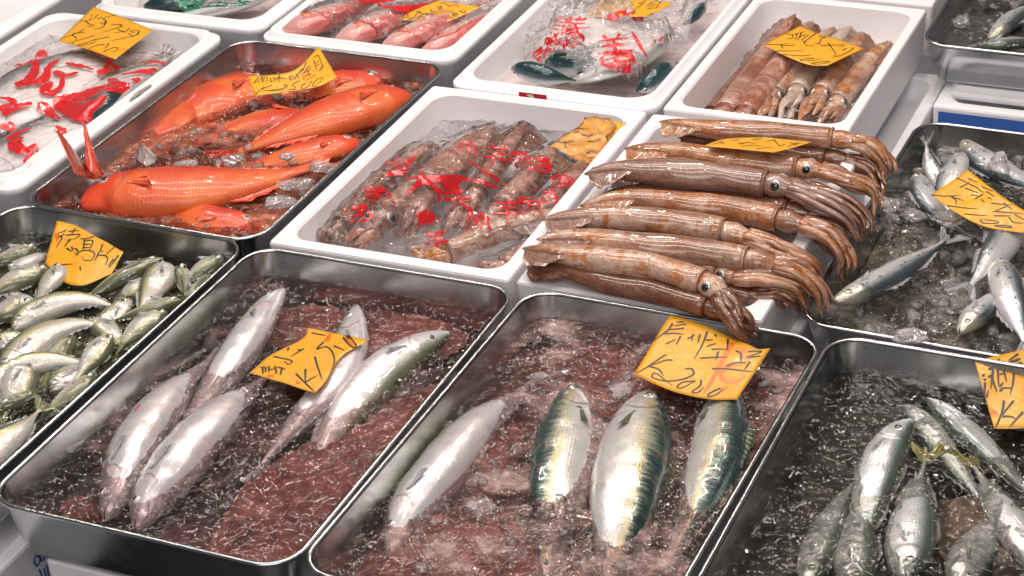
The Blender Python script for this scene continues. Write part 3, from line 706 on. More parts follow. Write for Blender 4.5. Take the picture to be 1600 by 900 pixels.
def film(label, outline, zbase, objs, prints=(), glyphs=(), seed=1, step=.0035, wr=.004, lift=.004, mat=None, up=None, smoothk=10, zmax=.2, printmat=None, group='clear bags of seafood', sinkz=.012, rough=.75):
    """a clear bag lying over the things in objs; outline in photo pixels on plane zbase"""
    bpy.context.view_layer.update()
    V = []; F = []
    for o in objs:
        for c in [o]+list(o.children_recursive):
            if c.type == 'MESH':
                mw = np.array(c.matrix_world); k = len(V); vv = np.empty(len(c.data.vertices)*3); c.data.vertices.foreach_get('co', vv)
                vv = vv.reshape(-1, 3)@mw[:3, :3].T+mw[:3, 3]; V.extend(map(tuple, vv)); F.extend([[i+k for i in p.vertices] for p in c.data.polygons])
    bv = BVHTree.FromPolygons(V, F)
    O = np.array([at(px, py, zbase)[:2] for px, py in outline]); O2 = catmull(np.vstack([O, O[:1]]), 120)
    x0, y0 = O2.min(0); x1, y1 = O2.max(0); nx = int((x1-x0)/step)+2; ny = int((y1-y0)/step)+2
    xs = np.linspace(x0, x1, nx); ys = np.linspace(y0, y1, ny); Z = np.full((nx, ny), zbase)
    inside = np.zeros((nx, ny), bool)
    X, Y = np.meshgrid(xs, ys, indexing='ij')
    for (ax, ay), (bx, by) in zip(O2, np.roll(O2, -1, 0)):
        cnd = ((ay > Y) != (by > Y)); 
        with np.errstate(all='ignore'): xi = (bx-ax)*(Y-ay)/(by-ay+1e-12)+ax
        inside ^= cnd & (X < xi)
    for i in range(nx):
        for j in range(ny):
            if inside[i, j]:
                h = bv.ray_cast(Vector((xs[i], ys[j], zmax)), Vector((0, 0, -1)))
                if h[0] is not None: Z[i, j] = max(zbase, h[0].z)
    # a taut film bridges the hollows, then creases
    Zc = Z.copy()
    for _ in range(smoothk): Zc = np.maximum(blur(Zc, 2), Z*rough+Zc*(1-rough))
    Zc = blur(Zc, 2)
    u = X*26+1.5*fbm(X*6, Y*6, seed+4, 2)*2; v = Y*26
    r1 = 1-np.abs(fbm(u*.9+.3*v, v*.5, seed, 3))*2.4; r2 = 1-np.abs(fbm(v*1.3-u*.5, u*.6, seed+7, 3))*2.4
    Zc = Zc+lift+wr*(np.maximum(r1, 0)**3*.8+np.maximum(r2, 0)**3*.6)+wr*.35*fbm(X*90, Y*90, seed+2, 3)
    edge = blur(inside.astype(float), 5); Zc = Zc-sinkz*(1-np.clip(edge*1.6-.6, 0, 1))
    idx = -np.ones((nx, ny), int); VV = []
    for i in range(nx):
        for j in range(ny):
            if inside[i, j]: idx[i, j] = len(VV); VV.append((xs[i], ys[j], Zc[i, j]))
    FF = [[idx[i, j], idx[i+1, j], idx[i+1, j+1], idx[i, j+1]] for i in range(nx-1) for j in range(ny-1) if inside[i, j] and inside[i+1, j] and inside[i+1, j+1] and inside[i, j+1]]
    VV = np.array(VV); root = empty('plastic_bag', VV.mean(0), label, 'plastic bag', group)
    mesh('film', VV, FF, mat or FILM, root)
    fb = bvh_of(VV, FF); out = []
    def proj(px, py):
        h = fb.ray_cast(Vector(CAM), Vector(ray(px, py))); return None if h[0] is None else np.array(h[0])
    def dn(p):
        h = fb.ray_cast(Vector((p[0], p[1], 1.0)), Vector((0, 0, -1))); return None if h[0] is None else np.array([h[0].x, h[0].y, h[0].z+.0007])
    def draw(path, w):
        L = sum(math.dist(a, b) for a, b in zip(path, path[1:])); q = catmull([np.array(c, float) for c in path], max(4, int(L/2)))
        seg = [p for p in (proj(*c) for c in q) if p is not None]
        if len(seg) < 3: return
        seg = np.array(seg); xy = seg[:, :2]; T = np.gradient(xy, axis=0); T /= np.linalg.norm(T, axis=1)[:, None]+1e-9
        K = max(2, int(w/.003)+1); rows = []; n = len(xy)
        for i in range(n):
            t = i/(n-1); ww = w*(.75+.25*math.sin(t*5+w*900))*(min(1, .45+4*t)*min(1, .45+4*(1-t))); row = []
            for j in range(K):
                s = -.5+j/(K-1); p = dn(xy[i]+np.array([-T[i][1], T[i][0]])*s*ww); row.append(p)
            rows.append(row)
        Vp = []; ok = []
        for row in rows:
            for p in row: Vp.append(p if p is not None else np.zeros(3)); ok.append(p is not None)
        Fp = [f for f in grid_faces(n, K) if all(ok[a] for a in f) and max(Vp[a][2] for a in f)-min(Vp[a][2] for a in f) < .012]
        used = sorted({a for f in Fp for a in f}); mp = {a: b for b, a in enumerate(used)}
        if Fp: out.append((np.array([Vp[a] for a in used]), [[mp[a] for a in f] for f in Fp]))
    sets = []
    for path, w in prints:
        draw(path, w); sets.append(out[:]); out.clear()
    for g, px, py, size, rot, w in glyphs:
        size *= 1.55; w *= 1.5
        c, s = math.cos(math.radians(rot)), math.sin(math.radians(rot))
        for st in GLYPH[g]:
            draw([(px+(c*(x-.5)-s*(y-.5))*size, py-(s*(x-.5)+c*(y-.5))*size*.62) for x, y in st], w)
        sets.append(out[:]); out.clear()
    for out in sets:
      if out: v, f, _ = merge(out); mesh('red_print' if printmat is None else 'green_print', v, f, printmat or RED, root)
    return root
GLYPH = {
 'fish': [[(.42, 1), (.15, .74)], [(.36, .9), (.70, .9), (.55, .72)], [(.2, .72), (.2, .36), (.82, .36), (.82, .72), (.2, .72)], [(.2, .54), (.82, .54)], [(.5, .72), (.5, .36)], [(.1, .2), (.14, .02)], [(.35, .2), (.38, .05)], [(.6, .2), (.66, .05)], [(.86, .22), (.97, .02)]],
 'sheep': [[(.3, 1), (.4, .85)], [(.72, 1), (.62, .85)], [(.15, .8), (.88, .8)], [(.22, .58), (.82, .58)], [(.08, .34), (.95, .34)], [(.52, .8), (.52, 0)]],
 'big': [[(.08, .66), (.95, .68)], [(.52, 1), (.48, .6), (.1, .05)], [(.5, .6), (.95, .05)]],
 'sea': [[(.08, .95), (.2, .85)], [(.02, .65), (.15, .55)], [(.05, .05), (.22, .35)], [(.5, 1), (.36, .8)], [(.42, .88), (.95, .88)], [(.45, .7), (.38, .15), (.9, .15), (.86, .7), (.45, .7)], [(.3, .43), (1, .43)], [(.62, .65), (.66, .5)], [(.6, .35), (.64, .22)]],
}

# ------------------------------------------------------------------ the counter and the boxes under the trays
COUNTER = m_plain('dark wet counter', (.035, .034, .034), .35)
V = [(-8, -8, -.42), (8, -8, -.42), (8, 5, -.42), (-8, 5, -.42), (-8, -8, -.5), (8, -8, -.5), (8, 5, -.5), (-8, 5, -.5)]  # unseen front part stretched out so the tray shells reflect dark
F = [(0, 1, 2, 3), (7, 6, 5, 4), (0, 4, 5, 1), (1, 5, 6, 2), (2, 6, 7, 3), (3, 7, 4, 0)]
struct(mesh('counter', V, F, COUNTER, smooth=False))
sup = dict(depth=.15, wall=.022, inner=.03, ridge=False, mat=FOAM2, group='closed foam boxes carrying the trays')
s2 = foam_box(-.56, -.25, .0, -.100, .566, .75, 'foam box with blue print at the bottom left corner, below the left tray', name='support_box', cat='foam box', **sup)
foam_box(.046, .030, .0, -.096, .62, .50, 'white foam box showing below the front tray of pale mackerel', name='support_box', cat='foam box', **sup)
foam_box(.70, .08, .0, -.093, .60, .50, 'white foam box hidden under the front right tray', name='support_box', cat='foam box', **sup)
foam_box(-.42, .66, 0, -.093, .43, .50, 'white foam box hidden under the tray of red fish', name='support_box', **sup)
foam_box(.38, .62, 0, -.098, .35, 1.01, 'long white foam box with bare top strip between squid box and right tray', name='support_box', **sup)
q = foam_box(.745, .68, 0, -.128, .60, .60, 'white foam box carrying the tray of sardines on the right', name='support_box', **sup)
m2 = foam_box(.738, 1.545, 0, -.078, .62, .50, 'grey white foam box with lid under the top right tray', name='support_box', depth=.0095, wall=.022, inner=.008, ridge=True, mat=FOAM2, group='closed foam boxes carrying the trays')
m3 = foam_box(.735, 1.490, 0, -.088, .64, .52, 'white foam box with a broad blue band below the top right tray', name='support_box', **sup)
V = []
for x in (.745, 1.36):
    V += [(x, 1.4885, -.097), (x, 1.4885, -.128)]
mesh('blue_band', V, [(0, 1, 3, 2)], BLUE, m3.root, smooth=False)
# blue digits and strokes printed on the front face of the low box
dg = []
def on_x(px, py, x):
    d = ray(px, py); return CAM+(x-CAM[0])/d[0]*d
for L in ([(57, 868), (53, 874), (56, 884), (61, 880), (62, 871), (57, 868)], [(66, 862), (62, 868), (64, 876), (69, 872), (70, 864), (66, 862)], [(61, 889), (64, 898), (66, 908)], [(72, 882), (74, 892), (76, 904)], [(68, 888), (70, 896), (72, 906)]):
    P = catmull([on_x(a, b, .0068) for a, b in L], 16); dg.append(ribbon(P, [.0028]*16, [np.array([1.0, 0, 0])]*16, .0004))
for k_, d_ in enumerate(dg): mesh('blue_print', d_[0], d_[1], BLUE, s2.root, smooth=False)

tA = steel_tray(-.4145, .0083, -.0087, 0, 'steel tray at the left edge packed with small olive horse mackerel')
tB = steel_tray(0, 0, 0, 0, 'front steel tray of pale mackerel in dark purple melt water')
tC = steel_tray(.4011, .0075, -.013, 0, 'front middle steel tray with green backed mackerel in reddish slush')
tD = steel_tray(.8103, .0177, 0, 0, 'bottom right steel tray with silver fish and yellow tails')
tE = steel_tray(-.3989, .6224, -.0051, .0035, 'steel tray of red orange fish')
tH = steel_tray(.7435, .7041, -.0132, -.0339, 'steel tray of sardines at the right edge')
tM = steel_tray(.70, 1.528, 0, 0, 'steel tray of ice cut off by the top right corner', depth=.076)

fF = foam_box(.014, .632, .008, 0, .362, .535, 'white foam box of bagged squid in the middle', ridge=False, inner=.085, wall=.022)
fG = foam_box(.386, .636, .008, 0, .335, .53, 'white foam box buried under the big pile of brown squid', ridge=False, inner=.05, wall=.022)
fL = foam_box(.389, 1.187, 0, 0, .291, .480, 'tall white foam box of squid standing upright under a price card, top right', ridge=False, inner=.075, wall=.018, depth=.09)
fK = foam_box(.022, 1.190, .0, 0, .352, .56, 'white moulded foam box with bags and teal fish, top middle', mat=FOAM2, inner=.07, rin=.045, r=.03)
fJ = foam_box(-.378, 1.275, 0, 0, .368, .56, 'white moulded foam box of bagged bream with red eyes, top edge', mat=FOAM2, inner=.045, rin=.04, r=.03)
fI = foam_box(-.802, .668, 0, 0, .362, .610, 'white moulded foam box of white fish under red printed film, left edge', mat=FOAM2, inner=.06, rin=.045, r=.03)
fN = foam_box(-.745, 1.305, 0, 0, .352, .56, 'white moulded foam box of fish in green printed film, top left', mat=FOAM2, inner=.06, rin=.04, r=.03)
fO = foam_box(-1.20, .95, 0, 0, .365, .56, 'empty looking foam box cut off by the top left corner', mat=FOAM2, inner=.06, rin=.04, r=.03)
foam_box(.395, 1.685, 0, 0, .29, .45, 'foam box of pinkish ice beyond the upright squid, top edge', ridge=False, inner=.03, wall=.018, depth=.09)
foam_box(-1.15, .66, 0, -.25, 2.6, 1.9, 'wide white crate under the far rows of boxes', name='support_box', **sup)
# red sticker on the flange
P = at(848, 143, -.018); V = [np.array([P[0]+a, fK.xf(0, 0, 0)[1]-.0012, -.004+b]) for a, b in ((-.024, .0), (.024, .0), (.024, -.0135), (-.024, -.0135))]
st = mesh('sticker', V, [(0, 1, 2, 3)], m_plain('red sticker', (.5, .015, .04), .35), smooth=False); tag(st, 'small red sticker with a white mark on the box edge, top middle', 'sticker')
V = [v+np.array([0, -.0006, 0]) for v in (V[0]*.72+V[1]*.28+np.array([0, 0, -.002]), V[0]*.5+V[1]*.5+np.array([0, 0, -.002]), V[3]*.38+V[2]*.62+np.array([0, 0, .002]), V[3]*.55+V[2]*.45+np.array([0, 0, .002]))]
mesh('white_mark', V, [(0, 1, 2, 3)], m_plain('sticker white', (.75, .7, .7), .4), st if False else None, smooth=False) if False else None
v_ = np.array(V)-np.array(st.location); me = bpy.data.meshes.new('white_mark'); me.from_pydata(v_.tolist(), [], [(0, 1, 2, 3)]); me.materials.append(m_plain('sticker white', (.75, .7, .7), .4))
wm = bpy.data.objects.new('white_mark', me); COL.objects.link(wm); wm.parent = st

# ------------------------------------------------------------------ melt water and ice in the steel trays
fill(tA, -.040, -.076, m_water('greenish melt water', (.80, .82, .70), (.16, .15, .10), .14, 1, 70, .9), m_bed('dark green ice bed', (.02, .022, .014), (.07, .068, .045), (.13, .125, .09)),
     'greenish melt water round the horse mackerel', seed=11, blabel='dark ice bed under the horse mackerel')
fill(tB, -.0365, -.072, m_water('purple brown melt water', (.84, .76, .76), (.34, .20, .20), .42, 2, 75, 1.0, .56, .72), m_bed('dark and red ice bed', (.008, .005, .005), (.030, .013, .012), (.11, .04, .034)),
     'dark purple melt water round the pale mackerel', amp=.008, ripple=.0026, rl=36, seed=22, blabel='dark ice bed with red patches under the pale mackerel')
fill(tC, -.0335, -.068, m_water('reddish melt slush', (.86, .74, .72), (.42, .28, .26), .72, 3, 90, 1.0, .50, .64), m_bed('red brown ice bed', (.04, .018, .015), (.14, .055, .044), (.25, .09, .07)),
     'reddish slushy water round the green backed mackerel', amp=.007, seed=33, blabel='red brown slush bed under the green backed mackerel')
fill(tD, -.041, -.080, m_water('clear dark melt water', (.84, .84, .80), (.12, .11, .09), .05, 4, 55, .8, .46, .7), m_bed('black ice bed', (.003, .004, .003), (.009, .009, .006), (.045, .032, .02), .5),
     'clear dark water with bright ripples round the silver fish', amp=.006, ripple=.0060, rl=32, seed=44, blabel='dark ice bed under the silver fish')
fill(tE, -.0355, -.058, m_water('orange melt slush', (.88, .66, .56), (.52, .17, .10), .75, 5, 95, 1.0, .46, .64), m_bed('brown orange slush bed', (.06, .022, .016), (.22, .065, .035), (.45, .08, .025)),
     'orange brown slush round the red fish', amp=.008, seed=55, blabel='brown slush bed under the red fish')
fill(tH, -.034, -.054, m_water('grey melt slush', (.84, .82, .78), (.36, .34, .31), .70, 6, 85, 1.0, .46, .66), m_bed('grey brown slush bed', (.025, .023, .019), (.09, .08, .062), (.20, .17, .13)),
     'grey slush round the sardines', amp=.009, seed=66, blabel='grey brown slush bed under the sardines')
fill(tM, -.032, -.040, m_water('grey ice slush', (.66, .66, .66), (.20, .19, .19), .38, 7, 110, .9, .38, .64), m_bed('dark grey slush bed', (.012, .012, .012), (.05, .05, .05), (.14, .13, .13)),
     'grey slush in the top right tray', amp=.010, seed=77, blabel='dark grey slush bed of the top right tray')
ice_bits(tA, -.041, 90, 1, 'ice crumbs between the horse mackerel', rmax=.005)
ice_bits(tB, -.038, 160, 2, 'ice crumbs floating in the dark purple water', rmax=.0045)
ice_bits(tC, -.034, 520, 3, 'ice crumbs floating in the reddish slush', rmax=.007, thr=-.3)
ice_bits(tD, -.043, 40, 4, 'ice crumbs in the water round the silver fish', rmax=.004)
ice_bits(tE, -.035, 420, 5, 'ice crumbs in the orange slush', rmax=.010, thr=-.3)
ice_bits(tH, -.033, 520, 6, 'ice crumbs between the sardines', rmin=.003, rmax=.013, thr=-.3)
ice_bits(tM, -.031, 420, 7, 'ice crumbs in the top right tray', rmin=.003, rmax=.011, thr=-.4)

CLOUDY = m_ice('milky melting ice', .40, (.50, .42, .41))
def patch(outline, z, mat, label, amp=.005, seed=1):
    O = np.array([at(px, py, z) for px, py in outline]); n = 72; O = catmull(np.vstack([O, O[:1]]), n+1)[:-1]; c = O.mean(0); m = 26
    t = ((np.arange(m)+.02)/(m-1))[:, None]; X = c[0]+(O[:, 0]-c[0])[None, :]*t; Y = c[1]+(O[:, 1]-c[1])[None, :]*t
    V = np.stack([X, Y, z+amp*(1-np.abs(fbm(X*38, Y*38, seed, 3))*2)+amp*.4*fbm(X*110, Y*110, seed+2, 2)-.016*sst(.72, 1.0, t)*np.ones_like(X)], -1).reshape(-1, 3)
    F = [f[::-1] for f in grid_faces(m, n, True)]; F.append(list(range(n)))
    o = mesh('sunken_patch', V, F, mat); o['kind'] = 'stuff'; tag(o, label, 'ice')
REDPATCH = m_bed('brick red crumpled patch', (.16, .045, .035), (.24, .075, .058), (.32, .12, .095), .35)  # crumpled red sheets sunk below the water
patch([(320, 850), (345, 800), (385, 740), (460, 690), (540, 640), (640, 600), (690, 590), (640, 680), (560, 770), (480, 862), (400, 872)], -.052, REDPATCH, 'brick red crumpled patch in the lower right of the purple tray', .006, seed=3)
patch([(400, 520), (440, 470), (540, 475), (640, 485), (730, 505), (690, 550), (600, 560), (490, 545)], -.052, REDPATCH, 'brick red crumpled patch behind the card of the purple tray', .006, seed=4)
patch([(80, 800), (110, 775), (145, 778), (150, 800), (120, 815)], -.048, REDPATCH, 'small red crumpled patch at the front rim of the purple tray', .004, seed=5)
patch([(820, 560), (880, 520), (980, 535), (1060, 590), (1050, 650), (960, 640), (880, 620)], -.046, REDPATCH, 'red slush at the back of the reddish tray', .005, seed=6)
patch([(560, 880), (650, 800), (740, 775), (820, 790), (860, 870), (820, 930), (600, 930)], -.047, REDPATCH, 'red slush in the front corner of the reddish tray', .005, seed=7)
patch([(730, 650), (790, 630), (830, 690), (800, 760), (740, 730)], -.049, REDPATCH, 'red slush between two mackerel', .005, seed=8)
patch([(1150, 690), (1190, 620), (1220, 600), (1200, 680), (1170, 740)], -.050, m_bed('rusty brown ice', (.05, .02, .012), (.12, .045, .025), (.18, .07, .04), .5), 'rusty brown slush at the right wall of the reddish tray', .005, seed=9)
patch([(1470, 770), (1540, 760), (1620, 800), (1640, 880), (1520, 900), (1470, 850)], -.062, m_bed('tan ice', (.10, .06, .045), (.20, .13, .10), (.30, .22, .18), .4), 'tan ice showing through the water round the silver fish', .006, seed=10)
# ------------------------------------------------------------------ fish
gB = 'pale mackerel in the purple tray'
fish('mackerel', [(165, 812, -.052), (185, 760, -.046), (215, 690, -.040), (262, 628, -.042), (312, 580, -.050), (340, 545, -.055)], .0345, 'leftmost pale mackerel, belly up with a red vent spot, lower left of its tray', -1, -.55, gB, spot=.47)
fish('mackerel', [(443, 452, -.034), (412, 490, -.031), (376, 545, -.033), (335, 605, -.042), (300, 650, -.050), (262, 700, -.056)], .0275, 'upper left pale mackerel pointing at the dark back corner, left of the card', 1, -.35, gB)
fish('mackerel', [(212, 828, -.050), (240, 775, -.043), (287, 712, -.037), (342, 655, -.038), (392, 610, -.050), (425, 580, -.056)], .037, 'largest pale mackerel, low in the tray, its lower end under water', -1, -.45, gB)
fish('mackerel', [(557, 478, -.030), (545, 545, -.032), (520, 605, -.034), (470, 655, -.040), (430, 700, -.046), (402, 735, -.052)], .0275, 'thin pale mackerel passing under the price card of the purple tray', 1, -.3, gB)
fish('mackerel', [(702, 520, -.033), (655, 548, -.030), (600, 588, -.032), (555, 640, -.040), (510, 700, -.046), (472, 758, -.052)], .031, 'right pale mackerel with yellowish green back sinking towards its tail', -1, -.35, gB)
gC = 'green backed mackerel in the reddish tray'
fish('mackerel', [(607, 872, -.046), (640, 800, -.036), (697, 725, -.030), (755, 660, -.034), (805, 620, -.042), (835, 592, -.050)], .034, 'silver mackerel lying apart at the left wall of the reddish tray', -1, -.35, gC)
fish('saba', [(905, 598, -.048), (893, 655, -.042), (878, 735, -.040), (862, 810, -.044), (852, 880, -.048), (846, 930, -.05)], .040, 'mackerel sunk under cloudy ice, second from left in the reddish tray', 1, .25, gC)
fish('saba', [(1018, 612, -.042), (1003, 670, -.034), (988, 740, -.030), (972, 820, -.032), (955, 900, -.038), (945, 950, -.042)], .044, 'broad mackerel with a golden flank stripe, centre of the reddish tray', -1, .0, gC)
fish('saba', [(1140, 600, -.040), (1130, 660, -.032), (1120, 720, -.030), (1098, 785, -.034), (1066, 845, -.040), (1030, 895, -.046)], .036, 'mackerel with striped blue green back below the price card, right in the reddish tray', -1, .45, gC)
gD = 'silver fish with yellow tails'
fish('ajisilver', [(1425, 655, -.041), (1395, 692, -.041), (1370, 750, -.044), (1352, 820, -.050), (1340, 880, -.056)], .026, 'silver fish with big dark eye and open mouth, head at the back of the water', -1, .1, gD, eye=.0088, eyeu=.13)
fish('ajisilver', [(1447, 622, -.047), (1485, 655, -.042), (1535, 700, -.042), (1590, 755, -.044), (1640, 800, -.05)], .019, 'long thin fish running down to the right edge below the card', 1, .2, gD)
fish('ajisilver', [(1412, 632, -.054), (1440, 665, -.048), (1475, 710, -.048), (1510, 755, -.052), (1540, 790, -.056)], .018, 'slim pinkish fish crossing behind the yellow tails', 1, -.2, gD)
fish('ajisilver', [(1650, 900, -.048), (1610, 855, -.044), (1570, 800, -.044), (1540, 755, -.045), (1522, 728, -.043)], .024, 'silver fish at the right edge with a forked yellow green tail', 1, 0, gD, tail=1.15, tailz=.004)
fish('ajisilver', [(1418, 905, -.050), (1422, 860, -.046), (1430, 800, -.044), (1437, 755, -.044), (1446, 722, -.042)], .027, 'golden silver fish standing head down, its yellow tail at the middle of the tray', 1, .1, gD, tail=1.15, tailz=.004)
fish('ajisilver', [(1335, 925, -.060), (1338, 880, -.056), (1342, 830, -.053), (1350, 790, -.051), (1362, 762, -.048)], .024, 'sunken bluish fish with olive tail left of the golden silver one', 1, .1, gD)
fish('ajisilver', [(1262, 915, -.062), (1278, 870, -.058), (1300, 820, -.056), (1322, 775, -.056), (1345, 745, -.056)], .022, 'sunken fish in the bottom left corner of the water', 1, .2, gD)
fish('ajisilver', [(1500, 925, -.060), (1515, 885, -.056), (1540, 850, -.055), (1575, 822, -.056), (1610, 805, -.058)], .025, 'whitish sunken fish near the bottom right corner', 1, -.3, gD)
gE = 'red orange fish'
fish('red', [(127, 322, -.020), (175, 305, -.016), (245, 300, -.012), (330, 294, -.014), (410, 281, -.018), (490, 260, -.022)], .050, 'largest red fish lying across the front of the red fish tray', -1, .12, gE, eye=.0110, eyemat=EYEG, eyeu=.13)
fish('red', [(638, 148, -.022), (590, 160, -.014), (530, 179, -.010), (460, 203, -.014), (405, 225, -.022), (372, 238, -.030)], .047, 'upper red fish with its head at the right wall', 1, .05, gE, eye=.009, eyemat=EYEG, eyeu=.12)
fish('red', [(562, 222, -.026), (525, 229, -.022), (470, 243, -.024), (415, 256, -.030), (360, 265, -.036)], .026, 'slim red fish wedged between the two largest red fish', 1, .2, gE, eye=.008, eyemat=EYEG)
fish('red', [(420, 130, -.045), (385, 142, -.037), (340, 160, -.034), (295, 188, -.038), (255, 222, -.042)], .050, 'red fish half sunk in the slush near the left wall', 1, .1, gE, tail=.7)
fish('red', [(330, 150, -.046), (300, 172, -.038), (262, 205, -.036), (222, 232, -.042), (190, 252, -.05)], .034, 'deeply sunk red fish against the left wall', -1, .1, gE, tail=.7)
fish('red', [(500, 190, -.046), (450, 188, -.036), (400, 196, -.034), (350, 210, -.036), (300, 230, -.045)], .034, 'sunk red fish in the middle of the tray behind the upper one', -1, .1, gE, tail=.8)
fish('red', [(600, 128, -.036), (550, 136, -.032), (490, 143, -.032), (430, 155, -.036), (385, 168, -.044)], .040, 'red fish behind the price card in the red fish tray', 1, .2, gE)
r = fish('red', [(420, 358, -.046), (375, 352, -.034), (318, 345, -.032), (255, 322, -.040), (200, 292, -.030), (158, 275, .000)], .030, 'red fish under the largest one with its forked tail raised over the left rim', 1, .3, gE, tail=0)
# its raised tail
b = at(152, 283, -.002); root = r
for i, tips in enumerate(([(86, 203), (94, 207), (103, 218), (118, 238), (133, 258)], [(131, 255), (134, 232), (130, 205), (133, 193), (140, 215), (156, 262)])):
    n = 13; base = catmull([at(118, 272, .004), at(135, 277, .004), at(150, 276, .004)] if i == 0 else [at(134, 277, .004), at(150, 279, .004), at(163, 272, .004)], n)
    tip = catmull([at(px, py, .030+.014*(260-py)/60) for px, py in tips], n)
    v, f, a = lens_sheet(base, tip, 7, .0035); mesh('tail_fin', v, f, FINS['red'], root, attrs={'fuv': a})
gH = 'sardines'
fish('sardine', [(1303, 472, -.030), (1340, 458, -.026), (1385, 436, -.026), (1430, 408, -.027), (1475, 378, -.026)], .0225, 'sardine lying alone along the front left of the right tray', 1, .1, gH, eye=.0062, tail=1.3)
fish('sardine', [(1582, 340, -.026), (1572, 368, -.018), (1556, 395, -.018), (1535, 422, -.022), (1516, 445, -.028)], .0225, 'blue backed sardine sticking out below the price card', 1, .35, gH)
fish('sardine', [(1560, 405, -.026), (1568, 430, -.020), (1578, 465, -.019), (1590, 500, -.024), (1602, 535, -.030)], .0215, 'sardine with a row of dark dots at the right edge', -1, .25, gH)
fish('sardine', [(1502, 240, -.018), (1492, 262, -.014), (1482, 292, -.018), (1478, 325, -.028), (1480, 352, -.036)], .0215, 'sardine with open pale mouth pointing up behind the price card', 1, -.4, gH)
fish('sardine', [(1432, 272, -.020), (1440, 298, -.018), (1458, 325, -.024), (1485, 350, -.034), (1510, 368, -.042)], .018, 'small golden headed sardine head in the ice at the left', 1, .1, gH, eye=.0058)
fish('sardine', [(1505, 220, -.020), (1520, 240, -.020), (1550, 262, -.020), (1600, 285, -.022), (1650, 300, -.026)], .022, 'grey sardine crossing the back right of the right tray', 1, -.1, gH)
fish('sardine', [(1480, 300, -.044), (1468, 282, -.036), (1456, 258, -.026), (1450, 238, -.010), (1448, 222, .004)], .013, 'sardine sunk in the ice with only its narrow end sticking up', 1, .2, gH)
fish('sardine', [(1500, 520, -.044), (1530, 490, -.036), (1565, 470, -.036), (1600, 458, -.036), (1640, 450, -.04)], .020, 'sunken sardine in the slush near the front rim of the right tray', 1, .1, gH)
gM = 'fish in the top right tray'
fish('sardine', [(1545, 62, -.030), (1565, 45, -.020), (1590, 25, -.020), (1620, 5, -.026)], .020, 'blue silver fish in the ice of the top right tray', 1, .2, gM)
fish('ajisilver', [(1530, 75, -.032), (1560, 70, -.025), (1600, 66, -.025), (1640, 66, -.03)], .016, 'grey fish along the front of the top right tray', 1, .2, gM)
gA = 'small horse mackerel packed in the left tray'
A_ = [
 ([(258, 412, -.020), (250, 432, -.016), (232, 462, -.018), (215, 490, -.026)], .0225, 1, .0, 'deep bodied horse mackerel head near the right corner of the left tray'),
 ([(255, 405, -.022), (225, 418, -.022), (185, 438, -.024), (145, 462, -.032), (110, 480, -.04)], .0195, -1, .5, 'dark backed horse mackerel pointing right below the card'),
 ([(96, 416, -.020), (86, 432, -.016), (70, 452, -.018), (52, 475, -.026)], .0175, 1, -.2, 'horse mackerel with its head under the card of the left tray'),
 ([(75, 420, -.026), (45, 432, -.020), (10, 448, -.020), (-30, 470, -.026)], .022, -1, -.1, 'light flanked horse mackerel at the left edge, just below the card'),
 ([(350, 405, -.022), (330, 414, -.020), (305, 430, -.022), (285, 448, -.03)], .0175, -1, .2, 'horse mackerel with round eye tucked into the right corner'),
 ([(283, 415, -.016), (284, 430, -.018), (286, 448, -.026), (290, 465, -.034)], .015, 1, .9, 'dark horse mackerel standing with its mouth up'),
 ([(55, 474, -.020), (30, 480, -.018), (5, 492, -.020), (-35, 510, -.026)], .021, -1, -.1, 'grey horse mackerel pointing right at the left edge, third from the card'),
 ([(20, 515, -.026), (50, 492, -.020), (98, 474, -.016), (145, 470, -.018), (185, 482, -.026)], .0215, -1, .2, 'long silver blue horse mackerel arched across the middle of the left tray'),
 ([(0, 588, -.026), (35, 550, -.020), (80, 520, -.016), (130, 506, -.018), (175, 516, -.028)], .024, -1, .1, 'largest silver horse mackerel, curved, centre of the left tray'),
 ([(-30, 610, -.026), (20, 580, -.022), (65, 566, -.020), (110, 565, -.024), (150, 575, -.032)], .019, -1, .3, 'grey horse mackerel below the largest curved one'),
 ([(176, 524, -.020), (162, 540, -.018), (140, 568, -.020), (115, 600, -.028)], .0165, -1, -.2, 'pale bellied small horse mackerel slanting down to the yellow tail'),
 ([(283, 470, -.022), (255, 478, -.020), (215, 492, -.022), (170, 503, -.030)], .0165, -1, .3, 'slim horse mackerel along the right wall of the left tray'),
 ([(262, 488, -.030), (235, 503, -.026), (205, 528, -.028), (180, 556, -.036)], .019, -1, .0, 'sunken horse mackerel by the right wall of the left tray'),
 ([(-80, 760, -.030), (-40, 725, -.024), (0, 695, -.021), (35, 668, -.020), (62, 640, -.022)], .024, -1, .45, 'yellow striped horse mackerel at the bottom left with an olive tail'),
 ([(42, 570, -.022), (34, 595, -.022), (22, 625, -.026), (5, 655, -.034)], .024, -1, -.4, 'horse mackerel with silvery open gill lower left'),
 ([(58, 388, -.026), (35, 396, -.022), (5, 408, -.022), (-35, 425, -.028)], .019, -1, .2, 'dull horse mackerel in the back left corner of the left tray'),
 ([(120, 520, -.036), (95, 548, -.034), (75, 590, -.036), (60, 630, -.042)], .020, -1, .3, 'dark horse mackerel lying under the others in the middle'),
 ([(205, 468, -.034), (185, 488, -.034), (155, 520, -.036), (130, 550, -.04)], .019, 1, .2, 'half hidden horse mackerel between the curved fish and the right wall'),
 ([(20, 455, -.034), (30, 482, -.034), (45, 520, -.036), (55, 560, -.04)], .020, 1, .2, 'dark horse mackerel underneath at the left of the tray'),
 ([(150, 585, -.034), (120, 612, -.032), (85, 640, -.034), (50, 668, -.04)], .018, -1, .3, 'brown horse mackerel by the lower right wall of the left tray'),
]
